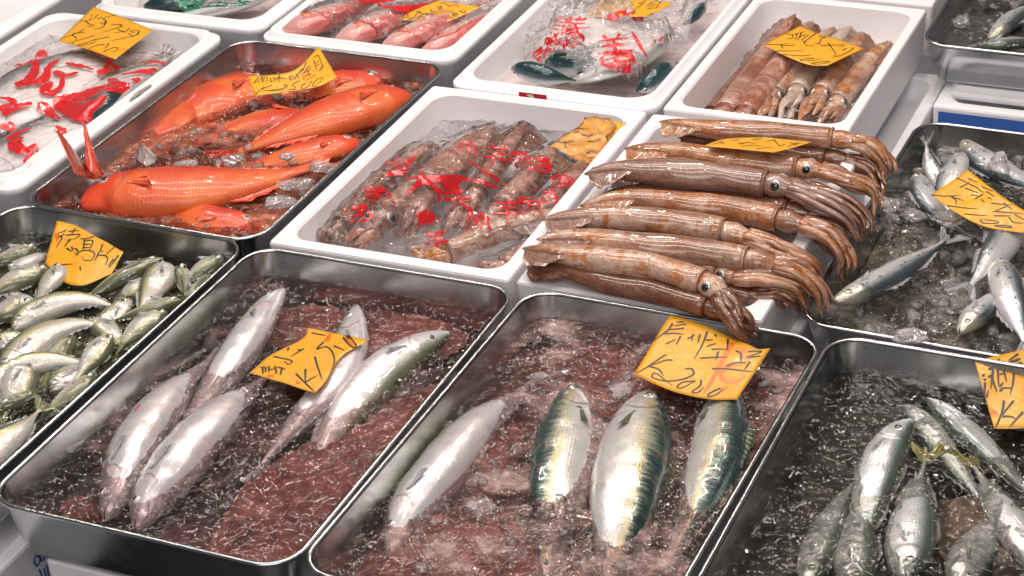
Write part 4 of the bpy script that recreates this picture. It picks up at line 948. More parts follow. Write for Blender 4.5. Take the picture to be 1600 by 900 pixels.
for k_, (x0_, y0_, x1_, y1_, lab) in enumerate([(15, 425, 70, 400, 'sunk horse mackerel at the far back left of the left tray'), (100, 470, 40, 500, 'sunk horse mackerel under the two grey ones at the left edge'), (240, 440, 190, 470, 'sunk horse mackerel right of the card under the dark one'),
    (140, 500, 190, 540, 'sunk horse mackerel crossing under the largest curved one'), (80, 610, 130, 575, 'sunk horse mackerel near the yellow tail'), (0, 640, 60, 610, 'sunk horse mackerel in the lower left corner'), (-10, 540, 45, 530, 'sunk horse mackerel at the left edge below the arched fish'), (300, 470, 330, 430, 'sunk horse mackerel along the right wall near the corner')]):
    A_.append(([(x0_, y0_, -.034), ((2*x0_+x1_)/3, (2*y0_+y1_)/3, -.031), ((x0_+2*x1_)/3, (y0_+2*y1_)/3, -.031), (x1_+(x1_-x0_)*.3, y1_+(y1_-y0_)*.3, -.036)], .019, 1 if k_ % 2 else -1, .15*k_-.4, lab))
for p, h, d, ro, lab in A_: fish('aji', [(a, b_, c-.010) for a, b_, c in p], h, lab, d, ro, gA, eye=.0062, eyeu=.105)

# ------------------------------------------------------------------ the pile of squid
gG = 'squid of the big pile'
def arms_to(*p): return list(p)
S = [
 ([(1030, 190, .020), (1110, 202, .022), (1200, 208, .022), (1300, 216, .022)], .0185, 'brown', [(1335, 222, .022), (1362, 232, .014), (1384, 256, -.004), (1390, 290, -.03)], 'backmost squid of the big pile with forked tip'),
 ([(975, 232, .020), (1046, 238, .024), (1135, 250, .028), (1245, 262, .028)], .0195, 'brown', [(1285, 268, .028), (1330, 282, .020), (1368, 302, .004), (1380, 340, -.024)], 'squid under the price card of the big pile'),
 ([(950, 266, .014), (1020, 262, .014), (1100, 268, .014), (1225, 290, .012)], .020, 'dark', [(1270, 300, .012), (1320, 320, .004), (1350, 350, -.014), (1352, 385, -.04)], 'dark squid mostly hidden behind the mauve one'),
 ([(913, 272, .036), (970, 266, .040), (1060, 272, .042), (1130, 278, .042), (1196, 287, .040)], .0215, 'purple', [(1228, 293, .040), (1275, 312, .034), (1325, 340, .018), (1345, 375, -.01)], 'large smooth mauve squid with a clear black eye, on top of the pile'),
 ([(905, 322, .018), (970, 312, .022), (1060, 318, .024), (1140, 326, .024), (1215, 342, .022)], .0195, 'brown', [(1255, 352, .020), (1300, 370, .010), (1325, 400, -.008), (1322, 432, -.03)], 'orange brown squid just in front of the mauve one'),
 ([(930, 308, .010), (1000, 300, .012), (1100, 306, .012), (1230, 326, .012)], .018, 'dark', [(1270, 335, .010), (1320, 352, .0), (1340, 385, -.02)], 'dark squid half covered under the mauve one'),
 ([(845, 343, .022), (940, 340, .026), (1040, 346, .028), (1130, 360, .026)], .0195, 'pale', [(1170, 372, .024), (1215, 390, .016), (1262, 412, .002), (1285, 450, -.03)], 'pale squid with a thin faded tip reaching over the left rim'),
 ([(838, 374, .024), (900, 373, .028), (980, 382, .032), (1075, 392, .032), (1165, 406, .030)], .0205, 'pale', [(1205, 412, .028), (1250, 425, .018), (1280, 452, -.002), (1290, 490, -.035)], 'thick pale squid with a pink brown tip in the front half of the pile'),
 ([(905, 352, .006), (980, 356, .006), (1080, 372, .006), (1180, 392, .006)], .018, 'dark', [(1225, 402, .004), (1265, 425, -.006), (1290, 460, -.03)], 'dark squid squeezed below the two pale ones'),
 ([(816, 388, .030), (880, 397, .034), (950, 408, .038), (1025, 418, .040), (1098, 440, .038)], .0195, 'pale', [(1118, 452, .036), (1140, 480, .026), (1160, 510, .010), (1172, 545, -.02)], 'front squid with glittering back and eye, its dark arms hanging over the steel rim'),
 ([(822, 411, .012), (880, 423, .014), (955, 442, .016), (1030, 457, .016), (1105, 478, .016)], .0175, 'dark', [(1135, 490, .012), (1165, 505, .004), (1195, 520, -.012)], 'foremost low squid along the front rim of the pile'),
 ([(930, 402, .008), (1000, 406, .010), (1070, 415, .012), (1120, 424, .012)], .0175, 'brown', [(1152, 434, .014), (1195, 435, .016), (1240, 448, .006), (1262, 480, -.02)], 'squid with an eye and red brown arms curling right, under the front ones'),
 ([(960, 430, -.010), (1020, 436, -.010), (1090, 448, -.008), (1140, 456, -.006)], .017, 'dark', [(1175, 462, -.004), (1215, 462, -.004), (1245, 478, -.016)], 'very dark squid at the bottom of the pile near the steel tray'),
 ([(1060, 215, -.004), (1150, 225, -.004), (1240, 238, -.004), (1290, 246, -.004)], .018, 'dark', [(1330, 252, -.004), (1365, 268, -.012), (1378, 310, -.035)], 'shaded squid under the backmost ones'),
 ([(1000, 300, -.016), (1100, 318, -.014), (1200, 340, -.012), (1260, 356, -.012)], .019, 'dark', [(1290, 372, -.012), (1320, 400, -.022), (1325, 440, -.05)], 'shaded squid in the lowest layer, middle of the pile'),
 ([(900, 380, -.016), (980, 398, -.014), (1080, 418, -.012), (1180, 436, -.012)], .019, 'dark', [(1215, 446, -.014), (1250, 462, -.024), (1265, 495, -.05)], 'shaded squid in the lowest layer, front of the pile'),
]
for p, r, kd, ar, lab in S:
    squid(p, r*1.02, lab, kd, ar, .0050, group=gG, fin=.30, finw=1.0, eyes=any(w in lab for w in ('eye', 'card', 'hang')), armkind={'brown': 'brown', 'purple': 'purple', 'pale': 'brown', 'dark': 'dark'}[kd] if 'glittering' not in lab else 'dark', narm=11)
gL = 'squid standing in the tall box'
for p, r, kd, ar, lab in [
 ([(1243, 22, .0), (1218, 60, -.02), (1180, 115, -.035), (1135, 175, -.045)], .0215, 'rosy', [(1120, 192, -.05), (1108, 205, -.05), (1100, 215, -.055)], 'reddish squid leaning on the left wall of the tall box'),
 ([(1270, 33, -.004), (1235, 85, -.018), (1200, 130, -.030), (1165, 178, -.042)], .0215, 'rosy', [(1155, 195, -.045), (1150, 210, -.05), (1145, 220, -.055)], 'orange brown squid second from the left wall of the tall box'),
 ([(1305, 42, -.012), (1265, 80, -.026), (1235, 115, -.034), (1212, 146, -.040)], .0185, 'pale', [(1205, 160, -.040), (1195, 180, -.042), (1185, 200, -.045)], 'whitish squid with an eye, left of the middle in the tall box'),
 ([(1330, 40, -.016), (1300, 75, -.028), (1270, 110, -.036), (1247, 142, -.040)], .0185, 'white', [(1240, 156, -.036), (1228, 175, -.038), (1218, 195, -.042)], 'whitish squid in the middle of the tall box'),
 ([(1350, 50, -.010), (1330, 80, -.022), (1305, 115, -.032), (1283, 145, -.038)], .0185, 'pale', [(1276, 158, -.034), (1262, 178, -.036), (1250, 198, -.04)], 'pale squid under the right half of the card in the tall box'),
 ([(1392, 64, -.012), (1360, 95, -.024), (1335, 125, -.032), (1310, 158, -.040)], .0180, 'pale', [(1303, 172, -.038), (1290, 188, -.04), (1280, 202, -.045)], 'pale brown squid against the right wall of the tall box'),
 ([(1210, 60, -.032), (1175, 105, -.045), (1145, 140, -.052), (1115, 178, -.056)], .018, 'dark', [(1105, 192, -.055), (1098, 205, -.06), (1092, 214, -.06)], 'dark squid low at the left wall of the tall box')]:
    squid(p, r, lab, kd, ar, .0055, group=gL, fin=.42, finw=.85, narm=8)
gF = 'squid inside the printed bag'
fs = []
FSC = .86
for p, r, kd, ar, lab in [
 ([(678, 220, -.030), (630, 262, -.034), (575, 310, -.040), (520, 350, -.045)], .024, 'rosy', [(500, 372, -.045), (492, 382, -.05), (488, 392, -.055)], 'brown squid along the left wall of the middle foam box'),
 ([(752, 203, -.022), (715, 245, -.020), (665, 285, -.018), (605, 335, -.018)], .028, 'rosy', [(590, 352, -.018), (560, 375, -.030), (545, 392, -.045)], 'large bagged squid with a round white eye'),
 ([(772, 195, -.026), (745, 235, -.022), (710, 270, -.020), (672, 305, -.022)], .022, 'rosy', [(655, 325, -.020), (640, 350, -.028), (625, 372, -.04)], 'bagged squid in the middle with a pointed tip'),
 ([(822, 191, -.006), (800, 225, -.014), (775, 260, -.020), (745, 300, -.022)], .021, 'rosy', [(735, 318, -.022), (715, 345, -.028), (700, 368, -.04)], 'bagged squid with its tip standing clear of the film'),
 ([(868, 232, -.022), (845, 262, -.018), (815, 295, -.018), (785, 325, -.022)], .026, 'rosy', [(770, 342, -.022), (750, 362, -.03), (730, 380, -.04)], 'dark finned bagged squid left of the crumpled card'),
 ([(880, 330, -.022), (820, 348, -.024), (760, 368, -.028), (700, 395, -.036)], .023, 'pale', [(680, 400, -.04), (660, 402, -.045), (640, 400, -.05)], 'tan squid lying along the front of the middle foam box'),
 ([(905, 320, -.030), (870, 360, -.034), (830, 390, -.040), (790, 415, -.046)], .019, 'rosy', [(775, 420, -.05), (760, 422, -.05), (750, 424, -.05)], 'brown squid in the front right corner of the middle foam box'),
 ([(648, 250, -.024), (612, 282, -.024), (572, 318, -.028), (535, 350, -.034)], .019, 'dark', [(525, 362, -.036), (515, 375, -.04), (508, 388, -.05)], 'dark slender bagged squid beside the left wall'),
 ([(915, 250, -.020), (892, 285, -.018), (868, 310, -.020), (838, 335, -.024)], .020, 'rosy', [(825, 348, -.026), (812, 360, -.03), (800, 374, -.04)], 'bagged squid just below the crumpled card')]:
    fs.append(squid(p, r*FSC, lab, kd, ar, .007, group=gF, fin=.48, finw=1.7, narm=8, eyes='eye' in lab))

# ------------------------------------------------------------------ bagged fish at the back
gI = 'white fish under red printed film'
fi = [fish('flounder', [(-60, 215, -.030), (0, 175, -.018), (70, 130, -.010), (135, 95, -.016), (175, 70, -.022)], .075, 'big white belly of the uppermost flatfish under red print', -1, .05, gI, fins=False),
      fish('flounder', [(-30, 285, -.030), (15, 250, -.020), (60, 225, -.012), (110, 200, -.016), (150, 180, -.024)], .060, 'white flatfish in the front corner of the left box', -1, .05, gI, fins=False),
      fish('flounder', [(60, 225, -.030), (110, 185, -.022), (165, 150, -.012), (215, 120, -.016), (260, 92, -.022)], .060, 'white flatfish along the right wall of the left box', 1, .1, gI, fins=False),
      fish('bluefish', [(120, 200, -.022), (145, 178, -.010), (175, 155, -.008), (200, 130, -.014)], .020, 'dark fish seen between the white flatfish', 1, .3, gI, fins=False)]
gJ = 'bream with large red eyes'
fj = [fish('bream', [(440, 50, -.010), (480, 38, -.004), (540, 18, -.004), (600, -6, -.010)], .036, 'leftmost bream with a large red eye', 1, .20, gJ, eye=.0135, eyeu=.21, fins=False),
      fish('bream', [(522, 66, -.012), (565, 50, -.006), (622, 26, -.006), (680, 0, -.012)], .036, 'middle bream with a large red eye', 1, .20, gJ, eye=.0135, eyeu=.21, fins=False),
      fish('bream', [(595, 76, -.016), (635, 60, -.010), (690, 36, -.010), (745, 8, -.016)], .034, 'bream with a half covered eye', 1, .25, gJ, eye=.011, eyeu=.2, fins=False),
      fish('bream', [(655, 84, -.026), (700, 62, -.014), (745, 36, -.014), (785, 10, -.02)], .028, 'bream against the right wall of its box', 1, .25, gJ, eye=.0085, eyeu=.2, fins=False)]
gK = 'dark teal fish ends'
fk = [fish('bluefish', [(800, 106, -.014), (828, 112, -.012), (860, 120, -.014), (900, 126, -.024)], .019, 'teal fish with its cut end to the left wall', 1, 1.2, gK, tail=0, fins=False),
      fish('flounder', [(835, 70, -.020), (870, 58, -.002), (930, 40, .004), (1000, 25, -.008)], .060, 'white fish mass inside the bag, back half', -1, .05, gK, fins=False, tail=0),
      fish('flounder', [(890, 128, -.034), (930, 110, -.016), (985, 82, -.006), (1040, 50, -.014)], .055, 'white fish mass inside the bag, front half', 1, .05, gK, fins=False, tail=0),
      fish('bluefish', [(995, 142, -.038), (1015, 130, -.030), (1035, 115, -.028), (1058, 98, -.032)], .020, 'teal fish wedged into the front right corner of its box', 1, 1.3, gK, tail=0, fins=False),
      fish('bluefish', [(1068, 40, -.022), (1078, 30, -.016), (1090, 18, -.014), (1105, 0, -.02)], .013, 'dark fish end sticking out of the bag at the right wall', 1, .2, gK, tail=0, fins=False),
      fish('bluefish', [(850, 104, -.030), (880, 101, -.014), (915, 100, -.010), (950, 103, -.022)], .022, 'dark fish showing through the middle of the bag', 1, 1.3, gK, tail=0, fins=False)]
gN = 'fish under green printed film'
fn = [fish('bluefish', [(225, 10, -.014), (265, 5, -.012), (310, -6, -.012), (350, -20, -.012)], .026, 'dark backed fish under green print, left one', 1, .4, gN, fins=False),
      fish('flounder', [(260, 32, -.026), (310, 22, -.018), (370, 8, -.016), (430, -8, -.018)], .050, 'pale fish under green print, right one', 1, .2, gN, fins=False)]
# ice heaps in the foam boxes
ICEW2 = ICEW
def heap(t, z, amp, seed, label, mat, ins=None):
    V, F = sheet_in(t, z, (ins or t.wall+.008), lambda x, y: amp*fbm(x*22, y*22, seed, 3)+amp*.4*fbm(x*90, y*90, seed+1, 2), .005, rc=.02)
    o = mesh('crushed_ice', V, F, mat); o['kind'] = 'stuff'; tag(o, label, 'ice')
pink = m_bed('pinkish white ice', (.50, .42, .41), (.62, .54, .54), (.70, .64, .65), .6)
heap(fL, -.058, .006, 81, 'pinkish ice under the squid in the tall box', pink)
heap(fJ, -.034, .004, 82, 'pale ice under the bream', pink)
heap(fG, -.036, .004, 83, 'wet film and ice under the squid pile', pink)
heap(fK, -.056, .004, 84, 'pale ice under the bag in the top middle box', pink)
heap(fI, -.046, .004, 85, 'pale ice under the flatfish', pink)
heap(fN, -.046, .004, 86, 'pale ice under the green printed film', pink)

# ------------------------------------------------------------------ price cards
card('price card in the left box reading 1,000 above the flatfish', (80, 0), 9.0, [(595, 95), (1000, 240), (1430, 425)], [(95, 575), (500, 690), (900, 830)], (.022, .010, .012, .014), [
 [(568, 210), (572, 240)], [(660, 205), (610, 262)], [(720, 240), (640, 275)], [(540, 270), (600, 262)], [(380, 300), (480, 295), (570, 290)], [(480, 295), (545, 345), (605, 350)], [(510, 372), (590, 368), (610, 345)],
 [(898, 218), (800, 235), (725, 270), (770, 290), (765, 330), (690, 345)], [(680, 330), (800, 315)], [(765, 290), (740, 370), (660, 405), (585, 405)],
 [(840, 340), (930, 350), (1010, 360)], [(960, 335), (990, 370), (880, 410), (700, 460)], [(1105, 395), (1040, 440), (880, 460)], [(930, 410), (1050, 465)],
 [(1130, 430), (1190, 430), (1240, 440), (1190, 490)], [(1085, 470), (1155, 515)], [(1240, 440), (1180, 500), (820, 580)], [(1110, 440), (1180, 470)],
 [(460, 410), (380, 460), (130, 550)], [(475, 455), (330, 470), (290, 490)], [(290, 490), (350, 530), (350, 575)], [(610, 500), (450, 550), (200, 620)], [(308, 606), (314, 612), (320, 622)],
 [(820, 520), (640, 555), (500, 600), (370, 640), (440, 640), (600, 600), (635, 560), (600, 550)], [(750, 625), (640, 640), (540, 680), (560, 710)], [(800, 610), (790, 650), (740, 690)], [(730, 735), (800, 700), (900, 665), (940, 690), (900, 720), (830, 735)]], bow=.004, seed=3, crumple=.0004)
card('curled price card reading 2500 over the red fish', (380, 70), 10.0, [(70, 490), (450, 465), (700, 430), (900, 325), (1180, 25)], [(185, 800), (600, 745), (1000, 690), (1250, 620), (1465, 505)], (.006, .022, .010, -.004), [
 [(165, 605), (240, 510), (250, 610)], [(180, 590), (250, 560)], [(290, 490), (300, 600)], [(270, 520), (370, 495)], [(280, 550), (380, 520), (375, 580), (350, 600)], [(300, 570), (340, 560)],
 [(430, 520), (440, 580), (500, 550)], [(480, 500), (500, 560)], [(510, 530), (600, 500)], [(560, 460), (575, 590)], [(560, 500), (510, 570)], [(580, 520), (690, 535)],
 [(720, 490), (740, 550), (800, 500)], [(710, 500), (800, 490)], [(830, 460), (880, 520)], [(800, 540), (900, 400), (930, 380), (880, 470)],
 [(985, 265), (930, 420)], [(1000, 370), (920, 480)], [(1050, 320), (980, 390)], [(1060, 370), (960, 440)], [(1010, 400), (1030, 480)], [(960, 490), (1070, 460)],
 [(1100, 240), (1150, 410)], [(1110, 200), (1170, 165), (1230, 300)], [(1130, 290), (1190, 240)], [(1140, 330), (1220, 290)], [(1180, 410), (1270, 330)], [(1240, 300), (1210, 410)], [(1092, 398), (1098, 403), (1104, 408)],
 [(195, 775), (330, 650)], [(450, 635), (300, 690), (400, 720)], [(620, 625), (690, 640), (600, 690), (390, 720), (600, 710)], [(880, 565), (770, 620), (820, 670), (790, 700), (690, 695)],
 [(980, 600), (910, 650), (920, 690), (980, 670), (1070, 580), (990, 590)], [(1250, 515), (1170, 530), (1100, 600), (1090, 650), (1150, 630), (1250, 520)]], [[(940, 490), (960, 560)], [(1000, 540), (1150, 460)]], seed=4, crumple=.0008, lw=.0014)
card('price card half sunk in the left tray among the horse mackerel', (70, 330), 6.92, [(130, 100), (330, 155), (560, 280), (850, 435)], [(0, 560), (200, 760), (420, 800), (720, 680)], (-.006, -.012, -.028, -.030), [
 [(235, 205), (145, 245)], [(215, 250), (140, 280)], [(150, 270), (185, 290), (125, 395)], [(260, 220), (375, 210)], [(330, 185), (290, 250)], [(230, 260), (370, 250), (360, 280), (290, 310)], [(290, 300), (235, 320)], [(275, 310), (210, 385)],
 [(290, 385), (310, 430)], [(235, 400), (300, 440)], [(320, 400), (360, 430), (320, 470)],
 [(530, 275), (440, 300), (380, 300)], [(430, 310), (410, 430)], [(430, 320), (520, 325), (480, 430)], [(425, 360), (500, 360)], [(420, 395), (490, 395)], [(340, 480), (400, 430), (500, 430), (540, 470), (500, 530), (430, 530), (400, 490)],
 [(630, 355), (600, 430), (640, 430)], [(590, 440), (540, 540)], [(560, 480), (650, 480), (680, 520), (650, 590)], [(750, 390), (660, 470)], [(800, 475), (690, 620)], [(745, 515), (680, 600)], [(170, 580), (300, 572)], [(380, 600), (390, 650)]], [[(130, 240), (140, 330)]], seed=5, lw=.0021)
card('wet price card floating over the thin mackerel in the purple tray', (380, 490), 6.924, [(70, 640), (280, 460), (640, 270), (700, 150)], [(780, 855), (900, 720), (1060, 470), (1355, 285)], (-.026, -.026, -.018, -.020), [
 [(185, 590), (240, 570)], [(210, 580), (215, 660)], [(245, 580), (240, 640)], [(280, 570), (275, 640)], [(290, 610), (340, 600)], [(340, 570), (360, 640), (330, 650)], [(370, 580), (460, 600)], [(420, 600), (400, 670)],
 [(330, 465), (520, 510), (490, 550), (440, 510)], [(655, 380), (520, 465)], [(590, 390), (630, 400)], [(490, 370), (480, 410)],
 [(570, 650), (670, 750), (775, 850)], [(675, 600), (670, 740)], [(660, 750), (800, 670)], [(775, 465), (800, 560), (855, 720)], [(870, 310), (800, 385), (900, 360), (970, 430), (985, 540), (940, 630)],
 [(980, 350), (1100, 400)], [(1080, 260), (1150, 340), (1210, 375), (1220, 340), (1150, 250), (1100, 220), (1085, 260)], [(740, 210), (900, 240)]], [[(900, 300), (960, 210), (1060, 200)], [(1120, 260), (1190, 350)], [(260, 675), (330, 680)], [(570, 748), (620, 745)]], seed=6, lw=.0024)
card('large price card leaning over the back of the reddish mackerel tray', (980, 480), 5.625, [(375, 65), (620, 140), (1050, 320), (1150, 368), (1260, 360)], [(60, 595), (400, 740), (700, 808), (965, 815)], (.002, -.004, -.014, -.018), [
 [(495, 130), (430, 135)], [(520, 150), (400, 165)], [(500, 185), (360, 200)], [(400, 140), (360, 210)], [(380, 185), (230, 300)], [(310, 235), (410, 230), (500, 240)], [(340, 325), (430, 280)], [(470, 255), (430, 335)],
 [(530, 280), (600, 240)], [(580, 240), (565, 300)], [(640, 240), (620, 320)], [(705, 215), (660, 330), (590, 455)], [(770, 240), (785, 265)], [(690, 290), (760, 290)], [(700, 345), (780, 320)], [(740, 370), (900, 370)], [(885, 280), (880, 380)], [(640, 450), (780, 440), (880, 445)], [(800, 390), (780, 465)],
 [(960, 385), (1010, 410)], [(1060, 390), (1180, 390), (1080, 430)], [(1050, 440), (1180, 430)], [(1000, 410), (1000, 480)], [(745, 540), (900, 545), (1110, 570)], [(1080, 480), (1030, 550)], [(870, 520), (960, 490), (1050, 490)],
 [(340, 415), (200, 510), (70, 590)], [(400, 465), (330, 470), (190, 520)], [(190, 520), (280, 550), (320, 610)], [(510, 540), (570, 545), (580, 590), (500, 630), (370, 650), (280, 640), (215, 610), (250, 580), (330, 640), (400, 690)],
 [(600, 650), (490, 660), (440, 700), (480, 710), (600, 650)], [(650, 640), (640, 690), (570, 745), (620, 750), (680, 700)], [(820, 710), (720, 760), (715, 785), (780, 770), (850, 720)]],
 [[(925, 310), (830, 480), (740, 650), (670, 760)], [(1090, 430), (1010, 440)], [(1000, 495), (900, 510), (820, 580), (860, 650), (960, 650), (1050, 600)], [(810, 730), (880, 700)]], seed=7, lw=.0023)
card('price card reading 1,180 tilted over the sardines, right edge', (1440, 250), 7.5, [(545, 115), (940, 420), (1200, 590), (1450, 740)], [(110, 410), (370, 595), (720, 775), (1190, 855)], (.006, -.004, -.014, -.010), [
 [(410, 210), (540, 270)], [(560, 285), (660, 330), (700, 370), (740, 380)], [(510, 330), (680, 395)], [(550, 220), (660, 265)], [(700, 310), (840, 375)], [(760, 370), (860, 435)], [(580, 410), (660, 420)], [(700, 460), (740, 500)], [(770, 440), (830, 460)],
 [(810, 505), (940, 520), (1070, 530)], [(1000, 540), (830, 615)], [(960, 500), (1060, 580)], [(870, 605), (1200, 630)], [(840, 655), (1050, 655)], [(1020, 670), (1080, 730), (1200, 740)], [(1090, 640), (1200, 700)], [(560, 265), (450, 330)], [(555, 270), (448, 322)], [(720, 400), (620, 465)], [(715, 404), (618, 458)],
 [(115, 412), (300, 425), (460, 412)], [(345, 430), (400, 470), (405, 535)], [(350, 430), (500, 480)], [(300, 535), (480, 560), (660, 575)], [(500, 635), (770, 655)], [(680, 700), (730, 740), (890, 740), (870, 715), (700, 700)], [(850, 770), (1000, 790), (1060, 785), (980, 765), (860, 765)]], seed=8, crumple=.0006, lw=.0019)
card('price card reading 1,100 on the upright squid, tall box', (1180, 30), 8.889, [(630, 90), (900, 205), (1200, 290), (1505, 405)], [(120, 350), (400, 500), (740, 630), (1000, 645)], (.006, .004, .002, .004), [
 [(420, 210), (560, 205), (700, 165)], [(450, 275), (560, 260)], [(520, 220), (510, 260)], [(580, 200), (560, 290)], [(640, 190), (600, 280)], [(700, 210), (620, 250), (580, 300)], [(740, 220), (650, 290), (720, 330)], [(850, 195), (720, 290), (680, 330), (720, 370), (780, 370), (830, 345)],
 [(880, 245), (980, 250), (920, 270), (910, 300), (880, 340), (820, 325)], [(850, 340), (910, 350)], [(910, 370), (1100, 360), (1230, 355), (1220, 375), (1130, 385)], [(1010, 330), (1070, 410), (1120, 490), (1080, 510)], [(1270, 400), (1205, 440)], [(1350, 395), (1360, 410), (1300, 450), (1200, 500), (1050, 535)],
 [(145, 352), (330, 350), (400, 350), (470, 330)], [(340, 350), (375, 380), (375, 415)], [(550, 360), (400, 370), (340, 355)], [(250, 440), (450, 442), (670, 440)], [(380, 490), (600, 510), (790, 500)], [(820, 545), (640, 560), (650, 580), (800, 575), (900, 550), (890, 540)], [(1040, 590), (900, 595), (780, 620), (900, 625), (1040, 600)]], bow=.003, seed=9, crumple=.0003, lw=.0016)
card('price card cut off by the right edge above the silver fish', (1500, 530), 5.62, [(130, 190), (562, 90), (950, 10)], [(300, 785), (562, 780), (1000, 740)], (-.004, -.002, -.026, -.034), [
 [(200, 330), (215, 300)], [(205, 360), (235, 350)], [(220, 380), (215, 500), (235, 500), (250, 440)], [(255, 215), (295, 250)], [(250, 270), (300, 240)], [(270, 210), (290, 300), (250, 330), (300, 330)], [(290, 270), (270, 440)], [(280, 340), (325, 470)], [(345, 175), (320, 240)], [(320, 250), (380, 230)], [(330, 260), (340, 420)], [(370, 220), (410, 380)], [(345, 310), (390, 300)], [(350, 420), (380, 380)], [(350, 460), (380, 430), (440, 430), (460, 430)],
 [(510, 130), (425, 190)], [(530, 170), (440, 200), (520, 190)], [(545, 205), (420, 260)], [(465, 220), (470, 350), (440, 490)], [(385, 540), (370, 640), (310, 785)], [(470, 540), (370, 670)], [(370, 680), (440, 680), (490, 700)], [(555, 640), (500, 700), (430, 775)]], [[(270, 640), (330, 645)]], seed=10, crumple=.0006, lw=.0027)
card('narrow price card lying flat on the big squid pile', (1080, 190), 7.62, [(150, 285), (420, 203), (870, 183)], [(980, 366), (1200, 315), (1430, 241)], (.052, .046, .052, .060), [
 [(570, 215), (470, 225)], [(380, 240), (250, 275)], [(340, 250), (410, 270)], [(560, 255), (640, 265), (550, 270)], [(640, 245), (760, 262)], [(600, 300), (700, 285), (850, 293)], [(780, 325), (900, 312), (1000, 322)], [(840, 200), (740, 228)], [(720, 212), (800, 205)], [(980, 215), (1060, 290), (1120, 265)], [(900, 235), (980, 225)], [(1150, 300), (1290, 240)], [(1180, 250), (1270, 290)], [(1200, 275), (1330, 255)]], seed=11, crumple=.0003, lw=.0014)
cF = card('crumpled price card inside the bag of squid', (840, 170), 7.5, [(130, 410), (470, 215), (620, 95)], [(640, 690), (840, 440), (1045, 185)], (-.004, -.002, -.002, -.018), [
 [(460, 225), (530, 235), (600, 240)], [(430, 280), (540, 250)], [(200, 385), (300, 395), (420, 380)], [(300, 400), (360, 490)], [(300, 395), (450, 430)], [(510, 300), (600, 320), (660, 270)], [(580, 340), (640, 310), (730, 290)], [(590, 380), (680, 385), (750, 340)], [(800, 330), (890, 270), (970, 300)], [(810, 330), (830, 400)], [(890, 280), (920, 370)], [(570, 530), (640, 490), (690, 520), (700, 480)], [(610, 590), (650, 570), (700, 580)], [(610, 600), (650, 655)]], [[(760, 490), (900, 350)], [(800, 440), (850, 370)]], seed=12, crumple=.010, lw=.0018)
card('price card on the bagged bream, top edge', (600, 0), 9.41, [(170, 290), (480, 130), (800, 10)], [(940, 320), (1180, 215), (1420, 100)], (.006, .016, .012, .004), [
 [(360, 205), (340, 240), (400, 235)], [(300, 260), (400, 275)], [(520, 160), (420, 280)], [(480, 170), (560, 190)], [(540, 170), (530, 215)], [(500, 260), (560, 240), (600, 265)], [(570, 200), (650, 195), (600, 225)], [(640, 205), (740, 215)], [(680, 140), (720, 180), (790, 170), (740, 165)], [(770, 110), (850, 95), (790, 140)], [(800, 140), (870, 125)], [(820, 55), (890, 45), (960, 95)], [(800, 250), (785, 290)], [(850, 220), (850, 245), (980, 200)], [(1000, 230), (1060, 190), (1080, 215), (1020, 240)], [(1110, 150), (1160, 190), (1200, 175), (1150, 140)]], [[(940, 95), (1060, 70), (1110, 120)]], seed=13, crumple=.0004, lw=.0015)
card('price card on top of the bag in the top middle box', (890, 0), 8.889, [(215, 240), (330, 90), (450, -60)], [(1080, 225), (1280, 130), (1440, 35)], (.016, .020, .024, .022), [
 [(400, 10), (520, 15), (440, 95), (500, 90)], [(590, 30), (600, 60), (660, 70), (620, 90)], [(690, 40), (740, 60), (640, 95), (690, 90)], [(800, 15), (700, 60)], [(760, 90), (740, 120)], [(850, 95), (800, 120), (780, 130)], [(1060, 10), (960, 50), (1010, 55)], [(1040, 40), (900, 135)], [(1150, 25), (1060, 100)], [(1160, 20), (1270, 10), (1200, 110)], [(1130, 60), (1210, 60)], [(1100, 90), (1180, 85)], [(1080, 120), (1250, 110)],
 [(500, 150), (400, 190), (220, 238)], [(390, 185), (570, 180)], [(870, 160), (940, 150)], [(1150, 175), (1120, 205), (1060, 210)]], seed=14, crumple=.0004, lw=.0017)

# ------------------------------------------------------------------ clear bags
def R5(L, w): return ([(x/4.09, 50+y/4.09) for x, y in L], w*1.8)
film('clear printed bag over the squid in the middle foam box', [(485, 385), (545, 300), (620, 235), (690, 195), (760, 190), (850, 205), (885, 178), (985, 195), (950, 265), (905, 340), (830, 430), (700, 410), (580, 392)], -.045, fs+[cF],
     glyphs=[('fish', 590, 307, 34, 10, .0026), ('big', 660, 285, 44, 5, .0036), ('fish', 730, 232, 24, -5, .002), ('sheep', 772, 242, 34, -15, .0028), ('fish', 812, 250, 30, -10, .0024), ('fish', 878, 285, 30, 8, .0026), ('sea', 852, 308, 26, 5, .0024),
             ('sheep', 790, 328, 34, 5, .003), ('fish', 826, 322, 30, 5, .0026), ('fish', 665, 342, 24, 20, .003), ('big', 715, 318, 34, 5, .003), ('sea', 842, 258, 26, 0, .003), ('sheep', 620, 262, 30, 20, .0028), ('sea', 700, 300, 30, 10, .003), ('fish', 745, 345, 30, 0, .003), ('sea', 560, 335, 28, 20, .003), ('sheep', 680, 375, 30, 10, .003)],
     prints=[([(648, 290), (690, 280), (740, 282), (780, 295)], .008), ([(650, 245), (630, 262)], .006), ([(730, 250), (760, 270), (790, 290)], .005), ([(600, 275), (640, 268)], .006)], seed=3, wr=.006)
